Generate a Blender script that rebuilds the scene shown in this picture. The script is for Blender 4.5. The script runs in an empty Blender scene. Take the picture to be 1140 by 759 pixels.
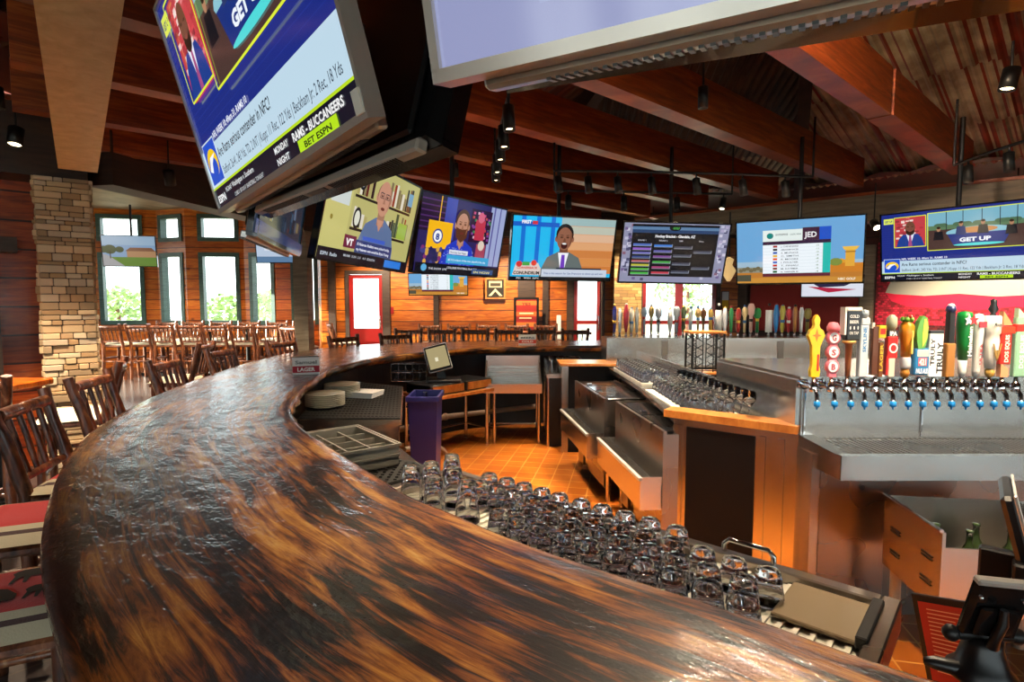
import bpy, math, random
from mathutils import Matrix, Vector
random.seed(7)
SC = bpy.context.scene
COL = SC.collection
PI = math.pi
FZ = 0.08                                  # floor level
# ---------------------------------------------------------------- camera numbers (1140 x 759)
F = 620.0; TH = math.atan(44.5 / F); CZ = 1.62
def W(px, py, z):                          # point of the photo -> world point at height z
    x = (px - 570) / F; v = -(py - 379.5) / F
    d = (x, math.cos(TH) + v * math.sin(TH), -math.sin(TH) + v * math.cos(TH))
    s = (z - CZ) / d[2]
    return Vector((d[0] * s, d[1] * s, z))
def D(px, py, y):                          # point of the photo -> world point at distance y
    x = (px - 570) / F; v = -(py - 379.5) / F
    d = (x, math.cos(TH) + v * math.sin(TH), -math.sin(TH) + v * math.cos(TH))
    s = y / d[1]
    return Vector((d[0] * s, y, CZ + d[2] * s))
# ---------------------------------------------------------------- colours
def lin(c):
    return tuple((v / 12.92 if v <= 0.04045 else ((v + 0.055) / 1.055) ** 2.4) for v in c[:3])
def hx(s):
    return tuple(int(s[i:i + 2], 16) / 255 for i in (0, 2, 4))
def L4(c):
    if isinstance(c, str): c = hx(c)
    return (*lin(c), 1.0)
# ---------------------------------------------------------------- mesh builder
class MB:
    def __init__(s): s.v = []; s.f = []; s.c = []; s.m = []; s.sm = []; s.uv = None; s.cur = (0.8, 0.8, 0.8, 1); s.T = None; s.mi = 0; s.smooth = False
    def col(s, c): s.cur = L4(c); return s
    def add(s, vs, fs, smooth=None):
        b = len(s.v)
        for p in vs:
            p = Vector(p)
            if s.T is not None: p = s.T @ p
            s.v.append(p)
        for f in fs:
            s.f.append(tuple(b + i for i in f)); s.c.append(s.cur); s.m.append(s.mi)
            s.sm.append(s.smooth if smooth is None else smooth)
        return s
    def box(s, a, b, bev=0):
        x0, y0, z0 = a; x1, y1, z1 = b
        x0, x1 = min(x0, x1), max(x0, x1); y0, y1 = min(y0, y1), max(y0, y1); z0, z1 = min(z0, z1), max(z0, z1)
        if bev <= 0 or bev * 2 >= min(x1 - x0, y1 - y0, z1 - z0):
            vs = [(x0, y0, z0), (x1, y0, z0), (x1, y1, z0), (x0, y1, z0), (x0, y0, z1), (x1, y0, z1), (x1, y1, z1), (x0, y1, z1)]
            return s.add(vs, [(0, 3, 2, 1), (4, 5, 6, 7), (0, 1, 5, 4), (1, 2, 6, 5), (2, 3, 7, 6), (3, 0, 4, 7)], False)
        e = bev
        rings = []
        def ring(i, z): return [(x0 + i, y0 + e, z), (x0 + e, y0 + i, z), (x1 - e, y0 + i, z), (x1 - i, y0 + e, z), (x1 - i, y1 - e, z), (x1 - e, y1 - i, z), (x0 + e, y1 - i, z), (x0 + i, y1 - e, z)]
        def rin(z): return [(x0 + e, y0 + e, z)] * 2 + [(x1 - e, y0 + e, z)] * 2 + [(x1 - e, y1 - e, z)] * 2 + [(x0 + e, y1 - e, z)] * 2
        r = [rin(z0), ring(0, z0 + e), ring(0, z1 - e), rin(z1)]
        vs = [p for q in r for p in q]; fs = []
        for k in range(3):
            for i in range(8):
                j = (i + 1) % 8; fs.append((k * 8 + i, k * 8 + j, k * 8 + 8 + j, k * 8 + 8 + i))
        fs.append((6, 4, 2, 0)); fs.append((24, 26, 28, 30))
        return s.add(vs, fs, False)
    def quad(s, *p): return s.add(p, [tuple(range(len(p)))], False)
    def prism(s, pts, z0, z1):             # pts: xy polygon (ccw)
        n = len(pts)
        vs = [(p[0], p[1], z0) for p in pts] + [(p[0], p[1], z1) for p in pts]
        fs = [tuple(reversed(range(n))), tuple(range(n, 2 * n))] + [(i, (i + 1) % n, n + (i + 1) % n, n + i) for i in range(n)]
        return s.add(vs, fs, False)
    def bar(s, a, b, w, h, up=(0, 0, 1)):  # rectangular bar between two points, w sideways, h up
        a = Vector(a); b = Vector(b); d = (b - a).normalized(); u = Vector(up)
        sd = d.cross(u).normalized(); u = sd.cross(d).normalized()
        o = [sd * (-w / 2) + u * (-h / 2), sd * (w / 2) + u * (-h / 2), sd * (w / 2) + u * (h / 2), sd * (-w / 2) + u * (h / 2)]
        vs = [a + q for q in o] + [b + q for q in o]
        return s.add(vs, [(0, 1, 2, 3), (7, 6, 5, 4), (0, 4, 5, 1), (1, 5, 6, 2), (2, 6, 7, 3), (3, 7, 4, 0)], False)
    def tube(s, pts, rad, n=10, cap=True):
        pts = [Vector(p) for p in pts]
        if not hasattr(rad, '__len__'): rad = [rad] * len(pts)
        vs = []; fs = []; prev = None
        for i, p in enumerate(pts):
            d = (pts[min(i + 1, len(pts) - 1)] - pts[max(i - 1, 0)]).normalized()
            if prev is None:
                u = Vector((0, 0, 1)) if abs(d.z) < 0.9 else Vector((1, 0, 0))
                u = (u - d * u.dot(d)).normalized()
            else:
                u = (prev - d * prev.dot(d)).normalized()
            prev = u; w = d.cross(u)
            for k in range(n):
                a = 2 * PI * k / n; vs.append(p + (u * math.cos(a) + w * math.sin(a)) * rad[i])
        for i in range(len(pts) - 1):
            for k in range(n):
                j = (k + 1) % n; fs.append((i * n + k, i * n + j, i * n + n + j, i * n + n + k))
        s.add(vs, fs, True)
        if cap:
            s.add(vs[:n], [tuple(reversed(range(n)))], False); s.add(vs[-n:], [tuple(range(n))], False)
        return s
    def lathe(s, prof, n=20, o=(0, 0, 0), smooth=True, axis=None):   # prof (r,z)
        vs = []; fs = []
        for r, z in prof:
            for k in range(n):
                a = 2 * PI * k / n; vs.append(Vector((o[0] + r * math.cos(a), o[1] + r * math.sin(a), o[2] + z)))
        for i in range(len(prof) - 1):
            for k in range(n):
                j = (k + 1) % n; fs.append((i * n + k, i * n + j, i * n + n + j, i * n + n + k))
        if prof[0][0] > 1e-4: fs.append(tuple(reversed(range(n))))
        if prof[-1][0] > 1e-4: fs.append(tuple(range((len(prof) - 1) * n, len(prof) * n)))
        return s.add(vs, fs, smooth)
    def ball(s, c, r, n=12, sz=1.0):
        m = n // 2
        return s.lathe([(max(r * math.sin(PI * i / m), 1e-5), -r * sz * math.cos(PI * i / m)) for i in range(m + 1)], n, c)
    def obj(s, name, mat=None, parent=None, mw=None):
        me = bpy.data.meshes.new(name)
        me.from_pydata([tuple(p) for p in s.v], [], s.f)
        mats = mat if isinstance(mat, (list, tuple)) else [mat]
        for m in mats: me.materials.append(m)
        me.polygons.foreach_set('use_smooth', s.sm)
        me.polygons.foreach_set('material_index', s.m)
        ca = me.color_attributes.new('Col', 'FLOAT_COLOR', 'CORNER')
        arr = []
        for f, c in zip(s.f, s.c):
            for _ in f: arr.extend(c)
        ca.data.foreach_set('color', arr)
        if s.uv is not None:
            l = me.uv_layers.new(name='UVMap'); a = []
            for f in s.f:
                for i in f: a.extend(s.uv[i])
            l.data.foreach_set('uv', a)
        me.update()
        o = bpy.data.objects.new(name, me); COL.objects.link(o)
        if parent is not None: o.parent = parent
        if mw is not None: o.matrix_world = mw
        return o
def tag(o, label, cat, group=None):
    o['label'] = label; o['category'] = cat
    if group: o['group'] = group
    return o
def thing(name, label, cat, loc=(0, 0, 0), rz=0, group=None, mat=None):
    o = bpy.data.objects.new(name, None); COL.objects.link(o); o.empty_display_size = .1
    if mat is not None: o.matrix_world = mat
    else: o.location = loc; o.rotation_euler = (0, 0, rz)
    return tag(o, label, cat, group)
def struct(o):
    o['kind'] = 'structure'; return o
def kids(o): return [c for c in bpy.data.objects if c.parent == o]
def copy_tree(o, parent=None, ch=None):
    if ch is None:
        ch = {}
        for c in bpy.data.objects:
            if c.parent: ch.setdefault(c.parent.name, []).append(c)
    c = o.copy(); COL.objects.link(c)
    if parent is not None: c.parent = parent
    for k in ch.get(o.name, []): copy_tree(k, c, ch)
    return c
# ---------------------------------------------------------------- materials
def newmat(name):
    m = bpy.data.materials.new(name); m.use_nodes = True
    nt = m.node_tree; b = nt.nodes['Principled BSDF']
    return m, nt, b
def N(nt, typ, **kw):
    n = nt.nodes.new(typ)
    for k, v in kw.items():
        if k in n.inputs: n.inputs[k].default_value = v
        else: setattr(n, k, v)
    return n
def ramp(nt, stops, interp='LINEAR'):
    r = nt.nodes.new('ShaderNodeValToRGB'); r.color_ramp.interpolation = interp
    while len(r.color_ramp.elements) < len(stops): r.color_ramp.elements.new(0.5)
    for e, (p, c) in zip(r.color_ramp.elements, stops): e.position = p; e.color = L4(c) if not isinstance(c, (int, float)) else (c, c, c, 1)
    return r
def coords(nt, kind='Object', scale=(1, 1, 1), rot=(0, 0, 0)):
    t = nt.nodes.new('ShaderNodeTexCoord'); m = nt.nodes.new('ShaderNodeMapping')
    m.inputs['Scale'].default_value = scale; m.inputs['Rotation'].default_value = rot
    nt.links.new(t.outputs[kind], m.inputs['Vector']); return m.outputs['Vector']
def simple(name, c, rough=.5, metal=0., emit=None, es=1., coat=0., spec=.5, trans=0., noise=0., nscale=8., bump=0., bscale=60.):
    m, nt, b = newmat(name)
    b.inputs['Base Color'].default_value = L4(c); b.inputs['Roughness'].default_value = rough; b.inputs['Metallic'].default_value = metal
    b.inputs['Coat Weight'].default_value = coat; b.inputs['Specular IOR Level'].default_value = spec
    b.inputs['Transmission Weight'].default_value = trans
    if noise:
        n = N(nt, 'ShaderNodeTexNoise', Scale=nscale, Detail=4.); nt.links.new(coords(nt), n.inputs['Vector'])
        c0 = hx(c) if isinstance(c, str) else c
        r = ramp(nt, [(.3, tuple(v * (1 - noise) for v in c0)), (.7, tuple(min(1, v * (1 + noise)) for v in c0))])
        nt.links.new(n.outputs['Fac'], r.inputs['Fac']); nt.links.new(r.outputs['Color'], b.inputs['Base Color'])
    if bump:
        n = N(nt, 'ShaderNodeTexNoise', Scale=bscale, Detail=3.); nt.links.new(coords(nt), n.inputs['Vector'])
        bp = N(nt, 'ShaderNodeBump', Strength=bump, Distance=.01); nt.links.new(n.outputs['Fac'], bp.inputs['Height']); nt.links.new(bp.outputs['Normal'], b.inputs['Normal'])
    if emit is not None:
        b.inputs['Emission Color'].default_value = L4(emit); b.inputs['Emission Strength'].default_value = es
    return m
def attrmat(name, rough=.4, emit=0., metal=0., coat=0., spec=.5):
    m, nt, b = newmat(name)
    a = nt.nodes.new('ShaderNodeAttribute'); a.attribute_name = 'Col'
    if emit:
        b.inputs['Base Color'].default_value = (.01, .01, .01, 1)
        nt.links.new(a.outputs['Color'], b.inputs['Emission Color']); b.inputs['Emission Strength'].default_value = emit
    else: nt.links.new(a.outputs['Color'], b.inputs['Base Color'])
    b.inputs['Roughness'].default_value = rough; b.inputs['Metallic'].default_value = metal; b.inputs['Coat Weight'].default_value = coat
    b.inputs['Specular IOR Level'].default_value = spec
    return m
def wood(name, stops, scale=(2, 2, 25), rough=.45, nscale=2., plank=None, coat=0., bump=.15, dist=.6, knots=False):
    m, nt, b = newmat(name); lk = nt.links.new
    v = coords(nt, 'Object', scale)
    n = N(nt, 'ShaderNodeTexNoise', Scale=nscale, Detail=6., Roughness=.6, Distortion=dist); lk(v, n.inputs['Vector'])
    r = ramp(nt, stops); lk(n.outputs['Fac'], r.inputs['Fac']); out = r.outputs['Color']; hgt = n.outputs['Fac']
    if knots:
        vo = N(nt, 'ShaderNodeTexVoronoi', Scale=1.7); lk(coords(nt, 'Object', (1, 1, 1.6)), vo.inputs['Vector'])
        kr = ramp(nt, [(.03, '401004'), (.10, 'ffffff')]); lk(vo.outputs['Distance'], kr.inputs['Fac'])
        mx = N(nt, 'ShaderNodeMix', data_type='RGBA', blend_type='MULTIPLY'); mx.inputs[0].default_value = .8
        lk(out, mx.inputs[6]); lk(kr.outputs['Color'], mx.inputs[7]); out = mx.outputs[2]
    if plank:
        sx = nt.nodes.new('ShaderNodeSeparateXYZ'); lk(coords(nt), sx.inputs[0])
        d = N(nt, 'ShaderNodeMath', operation='DIVIDE'); d.inputs[1].default_value = plank; lk(sx.outputs['Z'], d.inputs[0])
        fr = N(nt, 'ShaderNodeMath', operation='FRACT'); lk(d.outputs[0], fr.inputs[0])
        fl = N(nt, 'ShaderNodeMath', operation='FLOOR'); lk(d.outputs[0], fl.inputs[0])
        wn = N(nt, 'ShaderNodeTexWhiteNoise', noise_dimensions='1D'); lk(fl.outputs[0], wn.inputs['W'])
        pr = ramp(nt, [(0, (.72, .66, .62)), (1, (1, 1, 1))]); lk(wn.outputs['Value'], pr.inputs['Fac'])
        mx = N(nt, 'ShaderNodeMix', data_type='RGBA', blend_type='MULTIPLY'); mx.inputs[0].default_value = 1.
        lk(out, mx.inputs[6]); lk(pr.outputs['Color'], mx.inputs[7])
        gr = ramp(nt, [(0, (.25, .17, .12)), (.05, (.35, .28, .22)), (.08, (1, 1, 1))]); lk(fr.outputs[0], gr.inputs['Fac'])
        m2 = N(nt, 'ShaderNodeMix', data_type='RGBA', blend_type='MULTIPLY'); m2.inputs[0].default_value = 1.
        lk(mx.outputs[2], m2.inputs[6]); lk(gr.outputs['Color'], m2.inputs[7]); out = m2.outputs[2]
    lk(out, b.inputs['Base Color'])
    bp = N(nt, 'ShaderNodeBump', Strength=bump, Distance=.01); lk(hgt, bp.inputs['Height']); lk(bp.outputs['Normal'], b.inputs['Normal'])
    b.inputs['Roughness'].default_value = rough; b.inputs['Coat Weight'].default_value = coat; b.inputs['Coat Roughness'].default_value = .1
    return m
def steel(name, c='d2cec8', rough=.24, sc=(1, 1, 1), streak=.04):
    m, nt, b = newmat(name); lk = nt.links.new
    n = N(nt, 'ShaderNodeTexNoise', Scale=4., Detail=1.); lk(coords(nt, 'Object', sc), n.inputs['Vector'])
    mr = N(nt, 'ShaderNodeMapRange'); mr.inputs['To Min'].default_value = max(rough - streak, .04); mr.inputs['To Max'].default_value = rough + streak
    lk(n.outputs['Fac'], mr.inputs['Value']); lk(mr.outputs[0], b.inputs['Roughness'])
    n2 = N(nt, 'ShaderNodeTexNoise', Scale=1.6, Detail=2.); lk(coords(nt), n2.inputs['Vector'])
    b.inputs['Base Color'].default_value = L4(c); b.inputs['Metallic'].default_value = 1.
    return m
M = {}
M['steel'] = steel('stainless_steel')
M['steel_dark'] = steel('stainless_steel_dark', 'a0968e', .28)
M['chrome'] = simple('chrome', 'd8d8da', .08, 1.)
M['silver'] = simple('silver_plastic', 'ccc6be', .25, .45)
M['black'] = simple('black_plastic', '101012', .35)
M['matte_black'] = simple('matte_black_metal', '0c0b0b', .45, .3)
M['bezel'] = simple('tv_bezel', '121214', .2, 0., coat=.5)
M['black_gloss'] = simple('black_lid', '1c1a1a', .12, .3)
M['rubber'] = simple('rubber', '14110f', .55)
M['blue_bin'] = simple('blue_plastic', '2b2a72', .4)
M['grey_plastic'] = simple('grey_plastic', '8d8a80', .45, noise=.1)
M['white_ceramic'] = simple('cream_ceramic', 'eae0c4', .25, coat=.3)
M['paper'] = simple('paper', 'f2efe6', .7)
M['white'] = simple('white_plastic', 'dcdcdc', .4)
M['bounce_liner'] = simple('pale_bounce_liner', 'd6d2c4', .4, noise=.08)  # pale matte surface put in to catch light so the glasses show lighter
M['pipe'] = simple('drain_pipe_plastic', 'a89884', .5)
M['teal_wall'] = simple('dark_blue_paint', '10191f', .5, noise=.3, nscale=4)
M['blackpanel'] = simple('textured_black_laminate', '06070a', .5, bump=.3, bscale=260., spec=.25)
M['paint'] = attrmat('painted', .35, coat=.3)
M['paint_matte'] = attrmat('painted_matte', .75)
M['screen'] = attrmat('screen_picture', .12, emit=.7)
M['lamp'] = simple('lamp_glow', 'fff0c8', .5, emit='ffe9b8', es=9.)
M['red_door'] = simple('red_door_paint', '8e1512', .35, coat=.2)
M['dark_frame'] = wood('dark_stained_trim', [(.3, '2a1c14'), (.7, '4a3628')], rough=.5)
M['grey_frame'] = wood('grey_green_window_frame', [(.3, '28423f'), (.7, '44645e')], rough=.45)
M['beam'] = wood('timber_beam', [(.25, '54200c'), (.5, '8c3a12'), (.75, 'ba6224')], (1.2, 1.2, 14), .42, 2.2, coat=.05)
M['header'] = wood('header_timber', [(.3, '1e120c'), (.6, '38241a'), (.8, '4c3224')], (1, 1, 10), .5)
M['blond'] = wood('blond_timber', [(.3, 'd2b272'), (.7, 'ecd09a')], (4, 4, 4), .45, 3.)
M['taupe'] = wood('taupe_timber', [(.3, '6a5a48'), (.7, '94846c')], (1, 1, 10), .55)
M['pine'] = wood('pine_planks', [(.28, '8a3a08'), (.5, 'cc6c14'), (.75, 'e89c3a')], (.9, .9, 9), .4, 2.4, plank=.235, coat=.15, dist=1.2, knots=True)
M['pine_red'] = wood('red_pine_planks', [(.28, '621c06'), (.5, 'a8430f'), (.75, 'cc6820')], (.9, .9, 8), .38, 2.4, plank=.26, coat=.2, dist=1.2, knots=True)
M['darkwood'] = wood('dark_red_planks', [(.3, '2a0c06'), (.6, '4c180c'), (.8, '642412')], (1, 1, 9), .5, 2., plank=.2)
M['log'] = wood('hickory_log', [(.3, '2c140c'), (.45, '5e3320'), (.6, '8a5234'), (.75, 'c08f64')], (9, 9, 3), .35, 2.6, coat=.35, bump=.5)
M['tablewood'] = wood('orange_table_wood', [(.3, '7a2e08'), (.7, 'd06a1c')], (3, 12, 3), .3, 2., coat=.4)
M['capwood'] = wood('oak_cap', [(.3, 'a0561c'), (.7, 'd08a40')], (6, 6, 3), .35, 3., coat=.3)
def mk_floor():
    m, nt, b = newmat('quarry_tile'); lk = nt.links.new
    br = nt.nodes.new('ShaderNodeTexBrick'); br.offset = 0.0; br.squash = 1.
    br.inputs['Scale'].default_value = 1.; br.inputs['Brick Width'].default_value = .16; br.inputs['Row Height'].default_value = .16; br.inputs['Mortar Size'].default_value = .005
    br.inputs['Mortar Smooth'].default_value = .2
    br.inputs['Color1'].default_value = L4('c8701c'); br.inputs['Color2'].default_value = L4('b05a14'); br.inputs['Mortar'].default_value = L4('e0a050')
    lk(coords(nt, 'Object', rot=(0, 0, math.radians(12))), br.inputs['Vector'])
    n = N(nt, 'ShaderNodeTexNoise', Scale=3., Detail=3.); lk(coords(nt), n.inputs['Vector'])
    r = ramp(nt, [(.3, (.8, .78, .75)), (.7, (1, 1, 1))]); lk(n.outputs['Fac'], r.inputs['Fac'])
    mx = N(nt, 'ShaderNodeMix', data_type='RGBA', blend_type='MULTIPLY'); mx.inputs[0].default_value = 1.
    lk(br.outputs['Color'], mx.inputs[6]); lk(r.outputs['Color'], mx.inputs[7]); lk(mx.outputs[2], b.inputs['Base Color'])
    b.inputs['Roughness'].default_value = .38
    return m
M['tile'] = mk_floor()
def mk_floor2():
    m, nt, b = newmat('slate_floor'); lk = nt.links.new
    br = nt.nodes.new('ShaderNodeTexBrick'); br.inputs['Scale'].default_value = 1.; br.inputs['Brick Width'].default_value = .6; br.inputs['Row Height'].default_value = .3; br.inputs['Mortar Size'].default_value = .006
    br.inputs['Color1'].default_value = L4('4e4644'); br.inputs['Color2'].default_value = L4('3c3634'); br.inputs['Mortar'].default_value = L4('5a4e46')
    lk(coords(nt, 'Object', rot=(0, 0, .7)), br.inputs['Vector']); lk(br.outputs['Color'], b.inputs['Base Color']); b.inputs['Roughness'].default_value = .22
    return m
M['floor'] = mk_floor2()
def mk_bar():
    m, nt, b = newmat('resin_bar_top'); lk = nt.links.new
    uv = coords(nt, 'UV', (1.7, 21., 1)); n = N(nt, 'ShaderNodeTexNoise', Scale=1.5, Detail=9., Roughness=.68, Distortion=.9); lk(uv, n.inputs['Vector'])
    uv2 = coords(nt, 'UV', (1.6, 4.5, 1)); n2 = N(nt, 'ShaderNodeTexNoise', Scale=1.6, Detail=4., Distortion=.5); lk(uv2, n2.inputs['Vector'])
    ad = N(nt, 'ShaderNodeMath', operation='MULTIPLY_ADD'); lk(n.outputs['Fac'], ad.inputs[0]); ad.inputs[1].default_value = .8
    mu = N(nt, 'ShaderNodeMath', operation='MULTIPLY'); mu.inputs[1].default_value = .5; lk(n2.outputs['Fac'], mu.inputs[0]); lk(mu.outputs[0], ad.inputs[2])
    r = ramp(nt, [(.575, '050302'), (.615, '241006'), (.65, '683410'), (.71, '9c5c1e'), (.785, 'c88c3a'), (.87, 'dcae62')]); lk(ad.outputs[0], r.inputs['Fac'])
    lk(r.outputs['Color'], b.inputs['Base Color'])
    n3 = N(nt, 'ShaderNodeTexNoise', Scale=7., Detail=3., Roughness=.5); lk(coords(nt, 'UV', (1, 2.2, 1)), n3.inputs['Vector'])
    n4 = N(nt, 'ShaderNodeTexNoise', Scale=60., Detail=3., Roughness=.6); lk(coords(nt, 'UV', (1, 1.6, 1)), n4.inputs['Vector'])
    b1 = N(nt, 'ShaderNodeBump', Strength=.32, Distance=.03); lk(n3.outputs['Fac'], b1.inputs['Height'])
    b2 = N(nt, 'ShaderNodeBump', Strength=.34, Distance=.006); lk(n4.outputs['Fac'], b2.inputs['Height']); lk(b1.outputs['Normal'], b2.inputs['Normal'])
    lk(b2.outputs['Normal'], b.inputs['Coat Normal'])
    b3 = N(nt, 'ShaderNodeBump', Strength=.2, Distance=.01); lk(n.outputs['Fac'], b3.inputs['Height']); lk(b3.outputs['Normal'], b.inputs['Normal'])
    b.inputs['Roughness'].default_value = .4; b.inputs['Coat Weight'].default_value = 1.; b.inputs['Coat Roughness'].default_value = .03; b.inputs['Coat IOR'].default_value = 1.6
    return m
M['bar'] = mk_bar()
def mk_roof():
    m, nt, b = newmat('corrugated_roof'); lk = nt.links.new
    a = nt.nodes.new('ShaderNodeAttribute'); a.attribute_name = 'Col'
    n = N(nt, 'ShaderNodeTexNoise', Scale=2.5, Detail=6.); lk(coords(nt), n.inputs['Vector'])
    r = ramp(nt, [(.35, (.45, .32, .25)), (.65, (1, 1, 1))]); lk(n.outputs['Fac'], r.inputs['Fac'])
    mx = N(nt, 'ShaderNodeMix', data_type='RGBA', blend_type='MULTIPLY'); mx.inputs[0].default_value = .8
    lk(a.outputs['Color'], mx.inputs[6]); lk(r.outputs['Color'], mx.inputs[7]); lk(mx.outputs[2], b.inputs['Base Color'])
    b.inputs['Metallic'].default_value = .35; b.inputs['Roughness'].default_value = .45
    return m
M['roof'] = mk_roof()
def mk_glass():
    m, nt, b = newmat('clear_glass'); lk = nt.links.new
    b.inputs['Base Color'].default_value = (1, 1, 1, 1); b.inputs['Transmission Weight'].default_value = 1.; b.inputs['Roughness'].default_value = 0.; b.inputs['IOR'].default_value = 1.45
    t = nt.nodes.new('ShaderNodeBsdfTransparent'); t.inputs[0].default_value = (.99, 1, 1, 1)
    m2 = nt.nodes.new('ShaderNodeMixShader'); m2.inputs[0].default_value = 1.; lk(t.outputs[0], m2.inputs[1]); lk(b.outputs[0], m2.inputs[2]); lk(m2.outputs[0], nt.nodes['Material Output'].inputs['Surface'])
    return m
M['glass'] = mk_glass()
def mk_pane():
    m, nt, b = newmat('window_glass'); lk = nt.links.new
    t = nt.nodes.new('ShaderNodeBsdfTransparent'); t.inputs[0].default_value = (.93, .97, .97, 1)
    g = nt.nodes.new('ShaderNodeBsdfGlossy'); g.inputs['Roughness'].default_value = .02
    lw = nt.nodes.new('ShaderNodeLayerWeight'); lw.inputs['Blend'].default_value = .5; pw = N(nt, 'ShaderNodeMath', operation='POWER'); pw.inputs[1].default_value = 5.; lk(lw.outputs['Facing'], pw.inputs[0]); ma = N(nt, 'ShaderNodeMath', operation='MULTIPLY_ADD'); ma.inputs[1].default_value = .8; ma.inputs[2].default_value = .04; lk(pw.outputs[0], ma.inputs[0]); mx = nt.nodes.new('ShaderNodeMixShader')
    lk(ma.outputs[0], mx.inputs[0]); lk(t.outputs[0], mx.inputs[1]); lk(g.outputs[0], mx.inputs[2]); lk(mx.outputs[0], nt.nodes['Material Output'].inputs['Surface'])
    return m
M['pane'] = mk_pane()
M['stone'] = attrmat('stacked_stone', .85)
M['foliage'] = simple('foliage', '8ca468', .8, noise=.3, nscale=6)
M['ground'] = simple('pale_ground', 'b0a890', .9, noise=.15)
# ---------------------------------------------------------------- flat lettering
_tc = {}
def glyphs(s, bold=0.0):
    k = (s, bold)
    if k in _tc: return _tc[k]
    cu = bpy.data.curves.new('t', 'FONT'); cu.body = s; cu.size = 1.; cu.offset = bold; cu.resolution_u = 2
    o = bpy.data.objects.new('t', cu); COL.objects.link(o)
    me = bpy.data.meshes.new_from_object(o.evaluated_get(bpy.context.evaluated_depsgraph_get()))
    vs = [(v.co.x, v.co.y) for v in me.vertices]; fs = [tuple(p.vertices) for p in me.polygons]
    bpy.data.objects.remove(o); bpy.data.curves.remove(cu); bpy.data.meshes.remove(me)
    w = max([v[0] for v in vs] or [1]); _tc[k] = (vs, fs, w); return _tc[k]
class Pic:
    """A flat picture made of coloured shapes, w x h metres, lying in local XZ facing -Y; units 0..100 across, 0..100*h/w up."""
    def __init__(s, w, h, y=0., eps=.00012): s.mb = MB(); s.w = w; s.h = h; s.k = w / 100; s.y = y; s.e = eps; s.n = 0; s.H = 100 * h / w
    def P(s, p): return (p[0] * s.k - s.w / 2, s.y - s.n * s.e, p[1] * s.k)
    def poly(s, pts, c):
        s.n += 1; s.mb.col(c); s.mb.add([s.P((min(max(p[0], 0), 100), min(max(p[1], 0), s.H))) for p in pts], [tuple(range(len(pts)))], False); return s
    def rect(s, x0, y0, x1, y1, c): return s.poly([(x0, y0), (x1, y0), (x1, y1), (x0, y1)], c)
    def ell(s, x, y, rx, ry, c, n=20): return s.poly([(x + rx * math.cos(2 * PI * i / n), y + ry * math.sin(2 * PI * i / n)) for i in range(n)], c)
    def text(s, t, x, y, size, c, wid=None, bold=0.01, rot=0):
        vs, fs, w = glyphs(t, bold); sx = size if wid is None else wid / w
        s.n += 1; s.mb.col(c); ca, sa = math.cos(rot), math.sin(rot)
        s.mb.add([s.P((x + (a * sx) * ca - b * size * sa, y + a * sx * sa + b * size * ca)) for a, b in vs], fs, False); return s
    def person(s, x, y, k, skin, shirt, hair, beard=None, tie=None, shade=None, bald=False):
        s.poly([(x - 13 * k, y - 12 * k), (x - 12 * k, y - 4 * k), (x - 9 * k, y + 2.5 * k), (x - 3 * k, y + 5.5 * k), (x + 3 * k, y + 5.5 * k), (x + 9 * k, y + 2.5 * k), (x + 12 * k, y - 4 * k), (x + 13 * k, y - 12 * k)], shirt)
        s.poly([(x - 2.2 * k, y + 3 * k), (x + 2.2 * k, y + 3 * k), (x + 2.4 * k, y + 9 * k), (x - 2.4 * k, y + 9 * k)], shade or skin)
        if tie:
            s.poly([(x - 3 * k, y + 5 * k), (x, y - 12 * k), (x + 3 * k, y + 5 * k)], 'eef0f6')
            s.poly([(x - .9 * k, y + 4 * k), (x - 1.6 * k, y - 11 * k), (x + 1.6 * k, y - 11 * k), (x + .9 * k, y + 4 * k)], tie)
        else:
            s.poly([(x - 2.5 * k, y + 5 * k), (x, y + 1 * k), (x + 2.5 * k, y + 5 * k)], skin)
        s.ell(x - 4.5 * k, y + 12 * k, .9 * k, 1.5 * k, skin, 10); s.ell(x + 4.5 * k, y + 12 * k, .9 * k, 1.5 * k, skin, 10)
        if not bald: s.ell(x, y + 14.5 * k, 4.9 * k, 5.4 * k, hair)
        else: s.ell(x, y + 13 * k, 4.8 * k, 4.6 * k, hair)
        s.ell(x, y + 12.2 * k, 4.3 * k, 5.9 * k, skin)
        if beard:
            s.poly([(x - 4.4 * k, y + 11.5 * k), (x - 3.8 * k, y + 7 * k), (x, y + 4.4 * k), (x + 3.8 * k, y + 7 * k), (x + 4.4 * k, y + 11.5 * k), (x + 2 * k, y + 10.8 * k), (x - 2 * k, y + 10.8 * k)], beard)
        s.ell(x, y + 8.8 * k, 1.3 * k, .55 * k, '6a2c24', 12)
        for q in (-1, 1):
            s.ell(x + q * 1.7 * k, y + 13 * k, 1.0 * k, .6 * k, shade or skin, 10); s.ell(x + q * 1.7 * k, y + 12.95 * k, .6 * k, .22 * k, '20140f', 8)
            s.poly([(x + q * .8 * k, y + 13.8 * k), (x + q * 2.6 * k, y + 14.0 * k), (x + q * 2.5 * k, y + 14.25 * k), (x + q * .8 * k, y + 14.1 * k)], '30201a')
        s.poly([(x + 2.6 * k, y + 8 * k), (x + 4.1 * k, y + 11 * k), (x + 4.1 * k, y + 15 * k), (x + 3.2 * k, y + 16 * k), (x + 3.3 * k, y + 11 * k)], shade or skin)
        s.poly([(x - .3 * k, y + 12.5 * k), (x + .3 * k, y + 12.5 * k), (x + .8 * k, y + 10.5 * k), (x - .8 * k, y + 10.5 * k)], shade or skin)
        return s
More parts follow.
